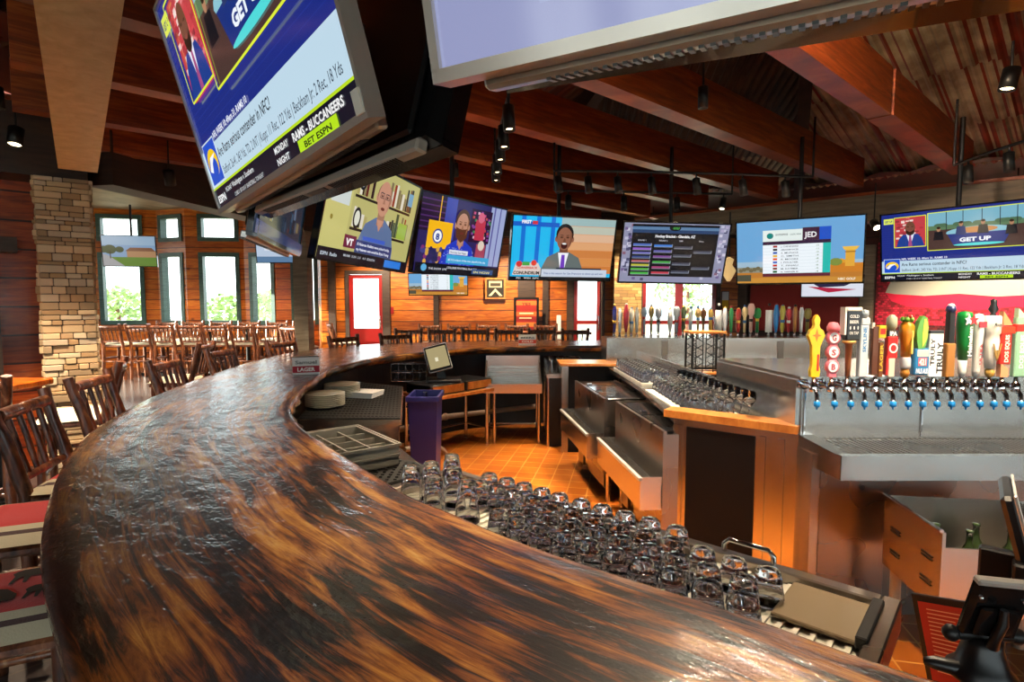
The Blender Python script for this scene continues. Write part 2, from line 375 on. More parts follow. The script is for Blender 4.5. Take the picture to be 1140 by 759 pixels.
# ================================================================= ROOM SHELL
CX, CY = 2.0, 3.8
def wallseg(name, p0, p1, z0, z1, mat, th=.12, openings=(), side=1):
    p0 = Vector((*p0, 0)); p1 = Vector((*p1, 0)); Lg = (p1 - p0).length; d = (p1 - p0) / Lg; n = Vector((-d.y, d.x, 0)) * side
    mb = MB(); mb.T = Matrix(((d.x, n.x, 0, p0.x), (d.y, n.y, 0, p0.y), (0, 0, 1, 0), (0, 0, 0, 1)))
    s = 0
    for (a, b, lo, hi) in sorted(openings):
        if a > s + 1e-4: mb.box((s, 0, z0), (a, th, z1))
        if lo > z0 + 1e-4: mb.box((a, 0, z0), (b, th, lo))
        if hi < z1 - 1e-4: mb.box((a, 0, hi), (b, th, z1))
        s = max(s, b)
    if s < Lg - 1e-4: mb.box((s, 0, z0), (Lg, th, z1))
    return struct(mb.obj(name, mat)), mb.T
wn = [0]
def window(T, a, b, lo, hi, fmat, fw=.07, mull=False, kind='window', th=.12, panes=((0, 1),)):
    wn[0] += 1
    mb = MB(); mb.T = T; y0, y1 = -.03, th + .01
    mb.box((a - fw, y0, lo - fw), (b + fw, y1, lo + .012)); mb.box((a - fw, y0, hi - .012), (b + fw, y1, hi + fw))
    mb.box((a - fw, y0, lo + .012), (a + .012, y1, hi - .012)); mb.box((b - .012, y0, lo + .012), (b + fw, y1, hi - .012))
    if mull: mb.box(((a + b) / 2 - .02, .02, lo + .012), ((a + b) / 2 + .02, .08, hi - .012))
    o = struct(mb.obj('%s_%d' % (kind, wn[0]), fmat))
    g = MB(); g.T = T; g.box((a + .012, th / 2 - .003, lo + .012), (b - .012, th / 2 + .003, hi - .012)); g.obj('pane', M['pane'], o)
    return o
# floors
mb = MB(); mb.box((-11.5, -6, FZ - .1), (12.6, 13.6, FZ)); struct(mb.obj('floor', M['floor']))
# bay of windows on the far left
bay = [((-7.6, 8.7), (-5.78, 9.15)), ((-5.78, 9.15), (-5.2, 8.95)), ((-5.2, 8.95), (-4.32, 9.05)), ((-4.32, 9.05), (-3.75, 8.9)), ((-3.75, 8.9), (-3.15, 9.1))]
def opening_px(seg, pxa, pxb):             # where the photo's columns hit this wall
    (x0, y0), (x1, y1) = seg; r = []
    for px in (pxa, pxb):
        k = (px - 570) / F; dx, dy = x1 - x0, y1 - y0
        t = (k * y0 - x0) / (dx - k * dy); r.append(t * math.hypot(dx, dy))
    return r
bp = [(117, 159), (184, 204), (228, 265), (283, 304), (329, 351)]
bay = [((a[0] * 1.42, a[1] * 1.42), (b[0] * 1.42, b[1] * 1.42)) for a, b in bay]
for i, (seg, (a, b)) in enumerate(zip(bay, bp)):
    s0, s1 = opening_px(seg, a, b); lo, hi = 1.16, 2.64
    o, T = wallseg('wall_bay_%s' % ['west', 'angle', 'north', 'corner', 'east'][i], seg[0], seg[1], FZ, 2.88, M['pine'], openings=[(s0, s1, lo, hi)])
    window(T, s0, s1, lo, hi, M['grey_frame'], .08)
    o, T = wallseg('wall_bay_%s_upper' % ['west', 'angle', 'north', 'corner', 'east'][i], seg[0], seg[1], 2.88, 3.75, M['pine'], openings=[(s0, s1, 3.05, 3.5)])
    window(T, s0, s1, 3.05, 3.5, M['grey_frame'], .08)
# west bay side wall, unseen; openings widened to let sun onto the stools
bw, T = wallseg('wall_west', (-10.8, 2.0), (-10.8, 12.36), FZ, 3.75, M['pine'], openings=[(4.2, 5.6, .9, 3.2), (6.2, 7.8, .9, 3.2), (8.2, 9.9, .9, 3.2)])
wallseg('wall_south_bay', (-10.8, 2.0), (-7.6, 2.0), FZ, 3.75, M['pine'])
for a, b in ((4.2, 5.6), (6.2, 7.8), (8.2, 9.9)): window(T, a, b, .9, 3.2, M['grey_frame'])
# pine wall beside the stone column
wallseg('wall_left', (-7.6, 2.0), (-4.38, 5.22), FZ, 3.75, M['pine_red'], side=1)
mb = MB(); mb.box((-7.7, -5, FZ), (-7.6, 2.0, 3.75)); struct(mb.obj('wall_side', M['pine_red']))
# far pine wall with doors
def XF(px, y=12.0): return (px - 570) / F * y
fo = [(XF(389) + 4.1, XF(427) + 4.1, FZ, 2.2), (XF(638) + 4.1, XF(669) + 4.1, FZ, 2.35), (XF(714) + 4.1, XF(797) + 4.1, FZ, 2.4)]
o, TF = wallseg('wall_back', (-4.1, 12.0), (5.0, 12.0), FZ, 3.5, M['pine'], openings=fo)
wallseg('wall_jog', (-4.47, 12.92), (-4.1, 12.0), FZ, 3.75, M['pine'])
# doors
def door(a, b, hi, leafs, lowpanel, y=12.0):
    wn[0] += 1
    mb = MB(); f = .05
    mb.box((a - .07, y - .05, FZ), (a + .01, y + .1, hi + .07)); mb.box((b - .01, y - .05, FZ), (b + .07, y + .1, hi + .07)); mb.box((a + .01, y - .05, hi - .01), (b - .01, y + .1, hi + .07))
    o = struct(mb.obj('door_%d' % wn[0], M['dark_frame']))
    w = (b - a - .02) / leafs
    for i in range(leafs):
        x0 = a + .01 + i * w; x1 = x0 + w; s = .085
        d = MB(); d.box((x0, y, FZ), (x0 + s, y + .04, hi - .02)); d.box((x1 - s, y, FZ), (x1, y + .04, hi - .02)); d.box((x0 + s, y, hi - .1), (x1 - s, y + .04, hi - .02)); d.box((x0 + s, y, FZ), (x1 - s, y + .04, FZ + (.95 if lowpanel else .2)))
        if not lowpanel: d.box((x0 + s, y, 1.12), (x1 - s, y + .04, 1.2))
        lf = d.obj('door_leaf', M['red_door'], o)
        g = MB(); g.box((x0 + s, y + .017, FZ + .2), (x1 - s, y + .023, hi - .1)); g.obj('pane', M['pane'], lf)
        h = MB(); hx_ = x1 - s / 2; h.tube([(hx_, y - .005, 1.0), (hx_, y - .05, 1.02), (hx_, y - .05, 1.28), (hx_, y - .005, 1.3)], .011); h.obj('door_handle', M['chrome'], lf)
door(XF(389), XF(427), 2.2, 1, True); door(XF(638), XF(669), 2.35, 1, False); door(XF(714), XF(797), 2.4, 2, False)
# right-hand far wall, side and back walls
wallseg('wall_right', (5.0, 12.0), (12.0, 5.94), FZ, 3.5, M['darkwood'])
mb = MB(); mb.box((12.0, -5, FZ), (12.12, 6.0, 3.5)); struct(mb.obj('wall_east', M['darkwood']))
ops = [(1.0 + i * 2.1, 2.6 + i * 2.1, .6, 2.9) for i in range(9)]
o, T = wallseg('wall_behind', (12.0, -5), (-7.6, -5), FZ, 3.5, M['darkwood'], openings=ops)
for a, b, lo, hi in ops: window(T, a, b, lo, hi, M['dark_frame'], mull=True)
# dark posts on the back pine wall
for i, (px, w) in enumerate([(371, .12), (432, .1), (486, .09), (586, .3), (607, .1), (634, .1)]):
    x = XF(px); mb = MB(); mb.box((x - w / 1.6, 11.93 if w < .2 else 11.95, FZ), (x + w / 1.6, 12.0, 3.4)); struct(mb.obj('trim_%d' % (i + 1), M['dark_frame']))
mb = MB(); mb.box((-3.42, 8.75, FZ), (-3.2, 9.0, 3.2)); struct(mb.obj('trim_8', M['taupe']))
# outside
mb = MB(); mb.box((-40, 13.6, -.4), (40, 60, -.3)); mb.box((-40, -6, -.4), (-11.5, 13.6, -.3)); mb.box((-40, -30, -.4), (40, -6, -.3)); struct(mb.obj('floor_outside', M['ground']))
def shrub(x, y, r, h, lab):
    t = thing('tree', lab, 'tree', (x, y, -.3))
    tr = MB(); tr.tube([(0, 0, 0), (.05, .02, h * .45), (0, 0, h * .7)], [.12, .09, .05]); tr.obj('trunk', M['log'], t)
    f = MB(); rr = random.Random(int(x * 10))
    for k in range(420):
        a = rr.uniform(0, 2 * PI); q = rr.uniform(-1, 1); ra = r * (rr.random() ** .4); c = math.sqrt(1 - q * q)
        p = Vector((ra * c * math.cos(a), ra * c * math.sin(a), h * .62 + q * ra * h * .36 / r)); u = Vector((rr.uniform(-1, 1), rr.uniform(-1, 1), rr.uniform(-1, 1))).normalized() * .14; v = u.orthogonal().normalized() * .1
        f.quad(p - u, p - v, p + u, p + v)
    f.obj('foliage', M['foliage'], t)
shrub(-17, 24, 1.5, 2.6, 'leafy tree outside the leftmost tall window of the seating bay')
shrub(-12.2, 25, 1.4, 2.4, 'leafy tree outside the middle windows of the seating bay')
shrub(-9.2, 22, 1.2, 2.4, 'small tree outside the window right of the widest bay window')
shrub(7.2, 23, 1.4, 4.0, 'leafy tree outside the red double doors')
# roof: eight corrugated faces rising to the middle
AX = math.atan2(.66, .75)
cols = ['8a765a', 'a8967a', '54341f', '6a2814', '7c3218', '9a8868', '40281a', '8e3a1a']
def roofz(r): return 3.42 + max(0, (5.6 - r)) * .30
rf = MB()
for k in range(8):
    a0 = AX + k * PI / 4; d = Vector((math.cos(a0), math.sin(a0))); s = Vector((-d.y, d.x)); tn = math.tan(PI / 8)
    rr = random.Random(k * 5 + 3); pat = {}
    R = [0, 1.2, 2.4, 3.5, 4.6, 5.6]
    wv = .1; n = int(6.6 / wv * 4)
    for i in range(n):
        q0 = -3.3 + 6.6 * i / n; q1 = -3.3 + 6.6 * (i + 1) / n
        for j in range(len(R) - 1):
            r0, r1 = R[j], R[j + 1]
            m_ = min(abs(q0), abs(q1)); rl = max(r0, m_ / tn)
            if rl >= r1 or m_ >= r1 * tn: continue
            key = (int((q0 + 30) / .85), j // 2)
            if key not in pat: pat[key] = rr.choice(cols)
            if k in (7, 0) and j >= 3: pat[key] = rr.choice(['d0bc94', 'b8a680', '9a3a1a', 'd8caa4'])
            rf.cur = L4(pat[key]); vs = []
            for (q, r) in ((q0, max(rl, abs(q0) / tn)), (q1, max(rl, abs(q1) / tn)), (q1, r1), (q0, r1)):
                r = min(r, r1)
                p = d * r + s * q; vs.append((CX + p.x, CY + p.y, roofz(r) + .014 * math.sin(2 * PI * q / wv)))
            rf.add(vs, [(0, 1, 2, 3)], True)
struct(rf.obj('ceiling', M['roof']))
fl = MB(); fl.col('4a2414')
# flat boarded ceiling outside the octagon
def inside(p, poly):
    c = False; n_ = len(poly)
    for i in range(n_):
        a, b = poly[i], poly[(i + 1) % n_]
        if (a[1] > p[1]) != (b[1] > p[1]) and p[0] < (b[0] - a[0]) * (p[1] - a[1]) / (b[1] - a[1]) + a[0]: c = not c
    return c
RM = [(-7.7, -5.1), (12.1, -5.1), (12.1, 6.0), (5.0, 12.12), (-3.45, 12.12), (-3.45, 8.9), (-4.0, 5.2), (-7.7, 1.8)]
for ix in range(-80, 125):
    for iy in range(-52, 124):
        x, y = ix * .1 + .05, iy * .1 + .05
        if ix % 4 or iy % 4: continue
        x, y = ix * .1 + .2, iy * .1 + .2; q = Vector((x - CX, y - CY)); dm = max(q.dot(Vector((math.cos(AX + k * PI / 4), math.sin(AX + k * PI / 4)))) for k in range(8))
        if dm > 5.35 and inside((x, y), RM): fl.add([(x - .2, y - .2, 3.435), (x + .2, y - .2, 3.435), (x + .2, y + .2, 3.435), (x - .2, y + .2, 3.435)], [(0, 3, 2, 1)])
struct(fl.obj('ceiling_outer', M['darkwood']))
mb = MB(); mb.prism([(-11, 1.8), (-7.7, 1.8), (-4.2, 5.2), (-3.3, 9.0), (-4.0, 13.2), (-11, 13.2)], 3.7, 3.74); struct(mb.obj('ceiling_bay', M['taupe']))
# hip rafters
for k in range(8):
    a = AX + PI / 8 + k * PI / 4; mb = MB(); e = Vector((math.cos(a), math.sin(a), 0)); c = Vector((CX, CY, 0))
    mb.bar(c + e * .3 + Vector((0, 0, roofz(.3 * .92) - .14)), c + e * 6.06 + Vector((0, 0, 3.28)), .14, .22)
    o = mb.obj('hip_rafter', M['header']); tag(o, 'dark sloping rafter under the corrugated metal roof, rising to its peak', 'roof beam', 'sloping hip rafters')
# parallel timber tie beams
v = Vector((.75, .66, 0)).normalized(); nn = Vector((v.y, -v.x, 0))
bl = ['nearest, right of the big overhead televisions', 'second counted from the right, running behind the overhead television', 'third, above the line of track spotlights', 'fourth, passing over the middle row of televisions', 'fifth, above the man in the glasses on screen', 'sixth, farthest back']
BW = .15
for i, q in enumerate([-1.40, -2.42, -3.44, -4.46, -5.48, -6.5]):
    t0, t1 = 0.02, 7.75
    a = v * t0 + nn * q; b = v * t1 + nn * q
    mb = MB(); 
    if i == 0:
        a = v * 1.5 + nn * q; m_ = v * 4.9 + nn * q
        mb.bar(a + Vector((0, 0, 3.17)), m_ + Vector((0, 0, 3.17)), BW, .34); mb.bar(m_ + v * .03 + Vector((0, 0, 3.165)), b + Vector((0, 0, 3.165)), BW * 1.15, .33)
    else: mb.bar(a + Vector((0, 0, 3.17)), b + Vector((0, 0, 3.17)), BW, .34)
    tag(mb.obj('timber_beam', M['beam']), 'reddish-brown timber ceiling beam, ' + bl[i], 'beam', 'parallel timber ceiling beams')
for i, q in enumerate([-.38, .64, 1.66]):
    a = v * 1.5 + nn * q; b = v * 7.75 + nn * q; mb = MB(); mb.bar(a + Vector((0, 0, 3.17)), b + Vector((0, 0, 3.17)), BW, .34)
    tag(mb.obj('timber_beam', M['beam']), 'reddish-brown timber ceiling beam at the right edge of the room, %s' % ['left', 'middle', 'right'][i], 'beam', 'parallel timber ceiling beams')
# blond board crossing below the beams on the left
a = W(87, 190, 2.66); b = W(88, -60, 2.66)
mb = MB(); mb.bar(a + Vector((0, 0, .17)), b + Vector((0, 0, .17)), .25, .34); tag(mb.obj('blond_beam', M['blond']), 'pale blond timber beam crossing under the reddish beams at upper left', 'beam')
# dark header beams
def header(name, p, q, z0, z1, w, mat, lab, trim=None):
    t = thing(name, lab, 'beam', (0, 0, 0)); mb = MB(); a = Vector((*p, (z0 + z1) / 2)); b = Vector((*q, (z0 + z1) / 2)); mb.bar(a, b, w, z1 - z0); mb.obj('beam', mat, t)
    if trim: mb = MB(); mb.bar(a + Vector((0, 0, (z1 - z0) / 2 + .02)), b + Vector((0, 0, (z1 - z0) / 2 + .02)), w + .06, .04); mb.obj('trim', trim, t)
    return t
header('header_beam', (-3.86, 5.3), (-3.25, 9.1), 2.7, 3.2, .3, M['header'], 'dark header beam from the stone column over the opening to the window bay')
header('header_beam', (-4.0, 5.3), (-7.6, 1.8), 2.7, 3.3, .42, M['header'], 'dark header beam along the top of the red pine wall on the left', M['beam'])
header('header_beam', (-4.0, 11.75), (4.9, 11.75), 2.95, 3.43, .3, M['header'], 'dark header beam along the top of the far pine wall')
header('header_beam', (2.2, 9.75), (9.6, 3.35), 2.66, 3.0, .28, M['taupe'], 'long grey-brown header beam over the far right wall', M['beam'])
# stone column
def stone_column():
    t = thing('stone_column', 'square column of stacked tan ledgestone between the pine wall and the window bay', 'column', (-4.07, 5.13, FZ), math.radians(36.9)); t.scale = (.8, .8, 1)
    mb = MB(); rr = random.Random(4); z = 0; H = 2.7 - FZ; core = MB(); core.box((-.225, -.225, 0), (.225, .225, H)); core.obj('core', M['dark_frame'], t)
    while z < H - .01:
        h = min(rr.choice([.035, .045, .055, .07]), H - z)
        for side in range(4):
            x = -.24
            while x < .24 - .01:
                w = min(rr.uniform(.08, .24), .24 - x)
                if .24 - (x + w) < .04: w = .24 - x
                dp = rr.uniform(.0, .035); mb.T = Matrix.Rotation(side * PI / 2, 4, 'Z')
                c = rr.choice(['c8aa82', 'b49672', 'd8ba92', '9a8264', 'd0ba9a', 'ae8c64', 'beaa90']); mb.col(c)
                mb.box((x + .003, -.24 - dp, z + .003), (x + w - .003, -.2, z + h - .002), .006); x += w
        z += h
    mb.obj('stone_facing', M['stone'], t); return t
stone_column()
# far stone pillar
t = thing('stone_pillar', 'tan brick pillar between the far glass door and the red double doors', 'column', (XF(697, 11.7), 11.72, FZ)); t.scale = (1.25, 1, 1)
mb = MB(); rr = random.Random(9); z = 0
core = MB(); core.box((-.2, -.14, 0), (.2, .14, 3.0)); core.obj('core', M['dark_frame'], t)
while z < 2.99:
    x = -.23; h = min(.065, 3 - z)
    while x < .22:
        w = min(rr.uniform(.09, .17), .23 - x); mb.col(rr.choice(['b8955c', 'a07c48', 'c8a870', '94744a'])); mb.box((x + .003, -.17, z + .003), (x + w - .003, -.13, z + h - .003)); x += w
    z += h
mb.obj('brick_facing', M['stone'], t)
# ================================================================= BAR TOP
pairs = [((1.6, .35), (1.4, -.6)), ((1.1, .52), (.85, -.35)), ((.64, .77), (.3, -.05)), ((.38, .98), (-.1, .25)), ((.06, 1.22), (-.42, .55)), ((-.17, 1.44), (-.76, .89)),
         ((-.32, 1.59), (-.97, 1.11)), ((-.52, 1.86), (-1.18, 1.36)), ((-.75, 2.17), (-1.44, 1.72)), ((-.95, 2.46), (-1.64, 2.04)), ((-1.10, 2.75), (-1.83, 2.41)), ((-1.25, 3.2), (-2.06, 3.08)),
         ((-1.39, 3.86), (-2.19, 3.65)), ((-1.46, 4.47), (-2.32, 4.47)), ((-1.40, 5.0), (-2.40, 5.4)), ((-1.2, 5.6), (-2.3, 6.3)), ((-.88, 6.05), (-1.9, 7.0)), ((-.46, 6.45), (-1.2, 7.45)),
         ((.31, 6.75), (-.1, 7.7)), ((1.17, 6.85), (1.1, 7.8)), ((2.6, 6.85), (2.6, 7.8))]
def cr(P, t):
    n = len(P) - 1; i = min(int(t), n - 1); f = t - i
    p = [Vector(P[max(0, min(n, i + k))]) for k in (-1, 0, 1, 2)]
    return .5 * ((2 * p[1]) + (-p[0] + p[2]) * f + (2 * p[0] - 5 * p[1] + 4 * p[2] - p[3]) * f * f + (-p[0] + 3 * p[1] - 3 * p[2] + p[3]) * f ** 3)
ZB = 1.07; NS = 200
INN = [cr([p[0] for p in pairs], (len(pairs) - 1) * i / NS) for i in range(NS + 1)]
OUT = [cr([p[1] for p in pairs], (len(pairs) - 1) * i / NS) for i in range(NS + 1)]
mb = MB(); mb.uv = []; u = 0; MX = 14
rr = random.Random(3)
prof = []   # (t across 0 inner..1 outer, outward offset, z)
for i in range(NS + 1):
    a, b = INN[i], OUT[i]; mid = (a + b) / 2
    if i: u += (mid - ((INN[i - 1] + OUT[i - 1]) / 2)).length
    d = (b - a); wd = d.length; d = d / wd
    wob = .012 * math.sin(i * .45) + .01 * math.sin(i * 1.13 + 1)
    ring = [(.05 + wob, -.075), (.012 + wob * .6, -.06), (-.012 + wob, -.03), (.004, -.006), (.02, 0)]
    ring += [(.02 + (wd - .04) * k / MX, 0) for k in range(1, MX)]
    ring += [(wd - .02, 0), (wd - .004, -.008), (wd, -.03), (wd - .008, -.055), (wd - .05, -.07)]
    for (s, dz) in ring:
        p = a + d * s; mb.v.append(Vector((p.x, p.y, ZB + dz))); mb.uv.append((u, s + dz))
    K = len(ring)
for i in range(NS):
    for k in range(K):
        j = (k + 1) % K
        mb.f.append((i * K + k, (i + 1) * K + k, (i + 1) * K + j, i * K + j)); mb.c.append(mb.cur); mb.m.append(0); mb.sm.append(True)
for base, rev in ((0, True), (NS * K, False)):
    f = list(range(base, base + K)); f = f if not rev else f[::-1]; mb.f.append(tuple(f)); mb.c.append(mb.cur); mb.m.append(0); mb.sm.append(False)
bar = thing('bar_counter', 'long curved bar with a glossy live-edge top of burnt brown and orange wood', 'bar counter')
mb.obj('bar_top', M['bar'], bar)
def strip(i0, i1, off, z0, z1, mat, name, th=.05, inner=True):
    mb = MB(); 
    for i in range(i0, i1, 2):
        j = min(i + 2, i1); q = []
        for t in (i, j):
            a, b = INN[t], OUT[t]; d = (b - a).normalized()
            q.append((a + d * off) if inner else (b - d * off)); q.append((a + d * (off + th)) if inner else (b - d * (off + th)))
        mb.add([(*q[0], z0), (*q[2], z0), (*q[3], z0), (*q[1], z0), (*q[0], z1), (*q[2], z1), (*q[3], z1), (*q[1], z1)], [(0, 1, 5, 4), (3, 7, 6, 2), (4, 5, 6, 7), (0, 3, 2, 1)])
    return mb.obj(name, mat, bar)
strip(0, NS, .16, FZ, ZB - .075, M['teal_wall'], 'inner_wall')
strip(0, NS, .44, FZ, ZB - .075, M['darkwood'], 'outer_wall', inner=False)
mb = MB()
for k in range(0, NS - 6, 3):
    pass
railp = [(OUT[i] + (INN[i] - OUT[i]).normalized() * .12) for i in range(0, NS + 1, 3)]
mb.tube([(p.x, p.y, FZ + .22) for p in railp], .02, 8); mb.obj('foot_rail', simple('brass', 'a87832', .25, 1.), bar)
# bar-side tiled floor
mb = MB(); pts = [INN[i] + (OUT[i] - INN[i]).normalized() * .15 for i in range(0, NS + 1, 4)]
pts = [(p.x, p.y) for p in pts] + [(6.5, 6.85), (6.5, .35)]
mb.prism(list(reversed(pts)), FZ + .001, FZ + .012); struct(mb.obj('floor_bar', M['tile']))
# ================================================================= TELEVISIONS
def frame(yaw, tilt, roll):
    r = Vector((math.cos(yaw), math.sin(yaw), 0)); n = Vector((math.sin(yaw), -math.cos(yaw), 0)); up = Vector((0, 0, 1))
    u = up * math.cos(tilt) + n * math.sin(tilt)
    r2 = r * math.cos(roll) + u * math.sin(roll); u2 = u * math.cos(roll) - r * math.sin(roll); n2 = r2.cross(u2)
    return r2, u2, n2
def tv(label, p, w, h, pic=None, group=None, pole=3.2, chin=False, bez=None, vents=True):
    r, u, n = frame(p[3], p[4], p[5])
    mw = Matrix(((r.x, -n.x, u.x, p[0]), (r.y, -n.y, u.y, p[1]), (r.z, -n.z, u.z, p[2]), (0, 0, 0, 1)))
    t = thing('television', label, 'television', group=group, mat=mw)
    b = MB(); e = .013; bm = bez or M['bezel']
    b.box((-w / 2, -.012, 0), (w / 2, .03, e + .004)); b.box((-w / 2, -.012, h - e), (w / 2, .03, h)); b.box((-w / 2, -.012, e), (-w / 2 + e, .03, h - e)); b.box((w / 2 - e, -.012, e), (w / 2, .03, h - e))
    b.obj('bezel', bm, t)
    k = MB(); x0 = w / 2 - .004
    k.add([(-x0, .03, .004), (x0, .03, .004), (x0, .03, h - .004), (-x0, .03, h - .004), (-x0 + .05, .045, .03), (x0 - .05, .045, .03), (x0 - .05, .045, h - .05), (-x0 + .05, .045, h - .05)],
          [(0, 1, 5, 4), (1, 2, 6, 5), (2, 3, 7, 6), (3, 0, 4, 7), (4, 5, 6, 7), (0, 3, 2, 1)])
    k.box((-w / 2 + .1, .045, .04), (w / 2 - .1, .064, h * .62), .008)
    k.obj('back_housing', M['black'], t)
    if chin:
        c = MB(); c.box((-w / 2 + .05, .032, -.012), (w / 2 - .05, .064, .02), .006); ch = c.obj('lower_housing', M['silver'], t)
        g = MB()
        for x in range(-40, 41):
            if abs(x) in range(8, 39): g.box((x * .0125 - .003, .037, -.0145), (x * .0125 + .003, .06, -.011))
        g.box((-.06, .04, -.0145), (.06, .058, -.0115)); g.obj('vent', M['black'], ch)
    if pic is None: pic = Pic(w - 2 * e, h - 2 * e); pic.rect(0, 0, 100, pic.H, '05060a')
    for q in pic.mb.v: q.z += e; q.y += -.004
    sc = pic.mb.obj('screen', M['screen'], t)
    if pole:
        inv = mw.inverted(); c0 = Vector(p[:3]) - n * .12 + u * h * .5; m = MB()
        m.tube([inv @ c0, inv @ Vector((c0.x, c0.y, pole))], .02, 10); m.box((-.11, .06, h * .3), (.11, .08, h * .65)); m.tube([(0, .08, h * .5), inv @ c0], .025, 8); m.obj('mount_pole', M['matte_black'], t)
    return t
def P16(w=1.11, h=.635): return Pic(w - .026, h - .026)
# --- picture of the panel show (also on the big near set)
def ticker(p, big=False):
    H = p.H
    p.rect(0, 5.9, 100, 16.6, 'bcd6e6'); p.rect(0, 0, 100, 5.9, '0a0d20'); p.rect(0, 5.6, 100, 6.2, 'b8d820')
    p.rect(1.5, 6.4, 14.5, 18.4, 'd0dce8'); p.rect(1.9, 6.8, 14.1, 18, '1c50c8'); p.ell(8, 12.2, 5.2, 3.9, 'f2c81c'); p.ell(7.6, 11, 4.2, 2.9, '1c50c8'); p.poly([(3.2, 10.6), (6.4, 14), (11.6, 14.4), (7.4, 12.2), (5.6, 9.8)], 'f4f6fa')
    p.text('NFL WEEK 10: 49ers 31, RAMS 10', 15.4, 17.2, 2.3, 'eef2ff', 33, .02)
    p.text('Are Rams serious contender in NFC?', 15.4, 12.1, 3.7, '20262e', 46, .012)
    p.text('Stafford: 26-41, 243 Yds, TD, 2 INT | Kupp: 11 Rec, 122 Yds | Beckham Jr: 2 Rec, 18 Yds', 15.4, 7.6, 3.1, '3a4452', 81, .004)
    p.text('ESPN', 2, 1.6, 2.8, 'f0f0f0', 8, .03); p.text('NCAAF', 12, 3.2, 1.8, 'dcdcdc', 6); p.text('Washington v. Southern', 19, 3.3, 1.9, 'e8e8e8', 20); p.text('CURB U  B7-10 0-7  BASKETBALL TONIGHT', 19, .8, 1.5, 'c8c8c8', 26)
    p.text('MONDAY', 56, 3.3, 2.0, 'f0f0f0', 9, .02); p.text('NIGHT', 56, .8, 2.0, 'f0f0f0', 8, .02); p.text('RAMS - BUCCANEERS', 68, 3.1, 2.4, 'f0f0f0', 26, .03); p.rect(70, .4, 90, 2.8, 'b4e01c'); p.text('BET ESPN', 73, .8, 1.7, '14260a', 14, .03)
def frame_lines(p, pts, c, w):
    for a, b in zip(pts, pts[1:] + pts[:1]):
        a, b = Vector(a), Vector(b); d = (b - a).normalized(); n_ = Vector((-d.y, d.x)) * w / 2; p.poly([a - n_, b - n_, b + n_, a + n_], c)
def talk(p):
    H = p.H; p.rect(0, 0, 100, H, '1a2a80'); rr = random.Random(14)
    for i in range(20): p.rect(0, 19 + i * 1.9, 100, 19.15 + i * 1.9, '22348e')
    ticker(p); p.rect(2, H - 8, 9.5, H - 3.4, 'dce85a'); p.text('GET UP', 2.8, H - 6.6, 2.4, '182878', 6, .03)
    p.rect(10.5, 28, 34, 53, 'c03c44')
    for i in range(60): x, y = rr.uniform(11, 31), rr.uniform(29, 51); p.rect(x, y, x + 2.6, y + 1.4, rr.choice(['d85a58', 'a8303c', 'e8c8c0', 'f0dcd4', 'b84048', '8c3038']))
    p.poly([(12, 28.4), (14, 35), (17, 38.5), (28, 38.5), (31, 35), (33, 28.4)], '1c3c8c'); p.poly([(19.5, 39), (22.5, 28.4), (25.5, 39)], 'e4e6f4'); p.poly([(21.8, 38), (21, 28.4), (24, 28.4), (23.2, 38)], 'a04a80')
    p.ell(22.5, 43.6, 3.7, 5.6, '6e4432'); p.ell(22.5, 40.6, 3.3, 3.0, '2a1a14'); p.ell(22.5, 43.2, 3.1, 2.4, '74483a'); p.ell(22.5, 41.2, 1.2, .6, '8a4a40', 10); p.rect(20.2, 44.4, 21.6, 44.9, '1a100c'); p.rect(23.4, 44.4, 24.8, 44.9, '1a100c')
    frame_lines(p, [(10.5, 28), (34, 28), (34, 53), (10.5, 53)], 'dcea3c', .6)
    p.rect(35.5, 24, 98, 54, '4a3430'); p.rect(35.5, 40, 98, 54, '78b0c4'); p.rect(35.5, 40, 98, 43.5, '5a7a58')
    for i in range(14): x = rr.uniform(36, 90); p.ell(x + 3, 43.5, 3, 1.6, '4c6c50', 10)
    for x in (48, 59, 71, 82, 92): p.rect(x, 39, x + .5, 54, '202834')
    p.ell(69, 37, 21, 4.0, '8ac0d0'); p.ell(68, 38.3, 13, 2.4, 'c88a50'); p.poly([(49, 36), (89, 36), (85, 27.5), (53, 27.5)], '16307c'); p.text('GET UP', 57, 29.6, 4.2, 'eef4fc', 20, .05); p.ell(69, 27.2, 16, 1.1, '50d8d8')
    for x, y, c in ((43, 38, '10141c'), (58, 41, '28386a'), (72, 41, '181c20'), (89, 39, '10141c')): p.poly([(x - 3.6, y - 6), (x - 2.7, y + .6), (x + 2.7, y + .6), (x + 3.6, y - 6)], c); p.ell(x, y + 2.4, 1.4, 1.9, 'b08060', 10); p.ell(x, y + 3.6, 1.4, 1, '281c14', 10)
    frame_lines(p, [(35.5, 24), (98, 24), (98, 54), (35.5, 54)], 'dcea3c', .6); return p
pA = talk(Pic(1.214, .684))
A = (-.682, 1.636, 1.969, -.86, .255, .04)
tvA = tv('huge near television hanging at upper left, showing a blue sports-talk screen about the Rams', A, 1.24, .71, pA, chin=True, bez=M['silver'])
rA, uA, nA = frame(*A[3:])
mb = MB(); mb.box((.585, -.0175, .012), (.617, -.0125, .06)); mb.obj('energy_sticker', M['paper'], tvA)
def behind(p, off, sh=0., dz=0.0, tilt=.25):
    r, u, n = frame(p[3], 0, 0); q = Vector(p[:3]) - n * off + r * sh + Vector((0, 0, dz)); return (q.x, q.y, q.z, p[3] + PI, tilt, 0)
tv('black television backed against the huge near one, seen edge-on with its dark screen turned away', behind(A, .15, .06, -.03), 1.24, .71, None, chin=True)
B = (.447, .476, 1.91, -.493, .217, .003)
pB = Pic(1.214, .684); pB.rect(0, 0, 100, pB.H, '8a90bc'); pB.rect(0, 0, 100, 22, '9298c0'); pB.rect(12, 4, 15, 57, '98a0c8')
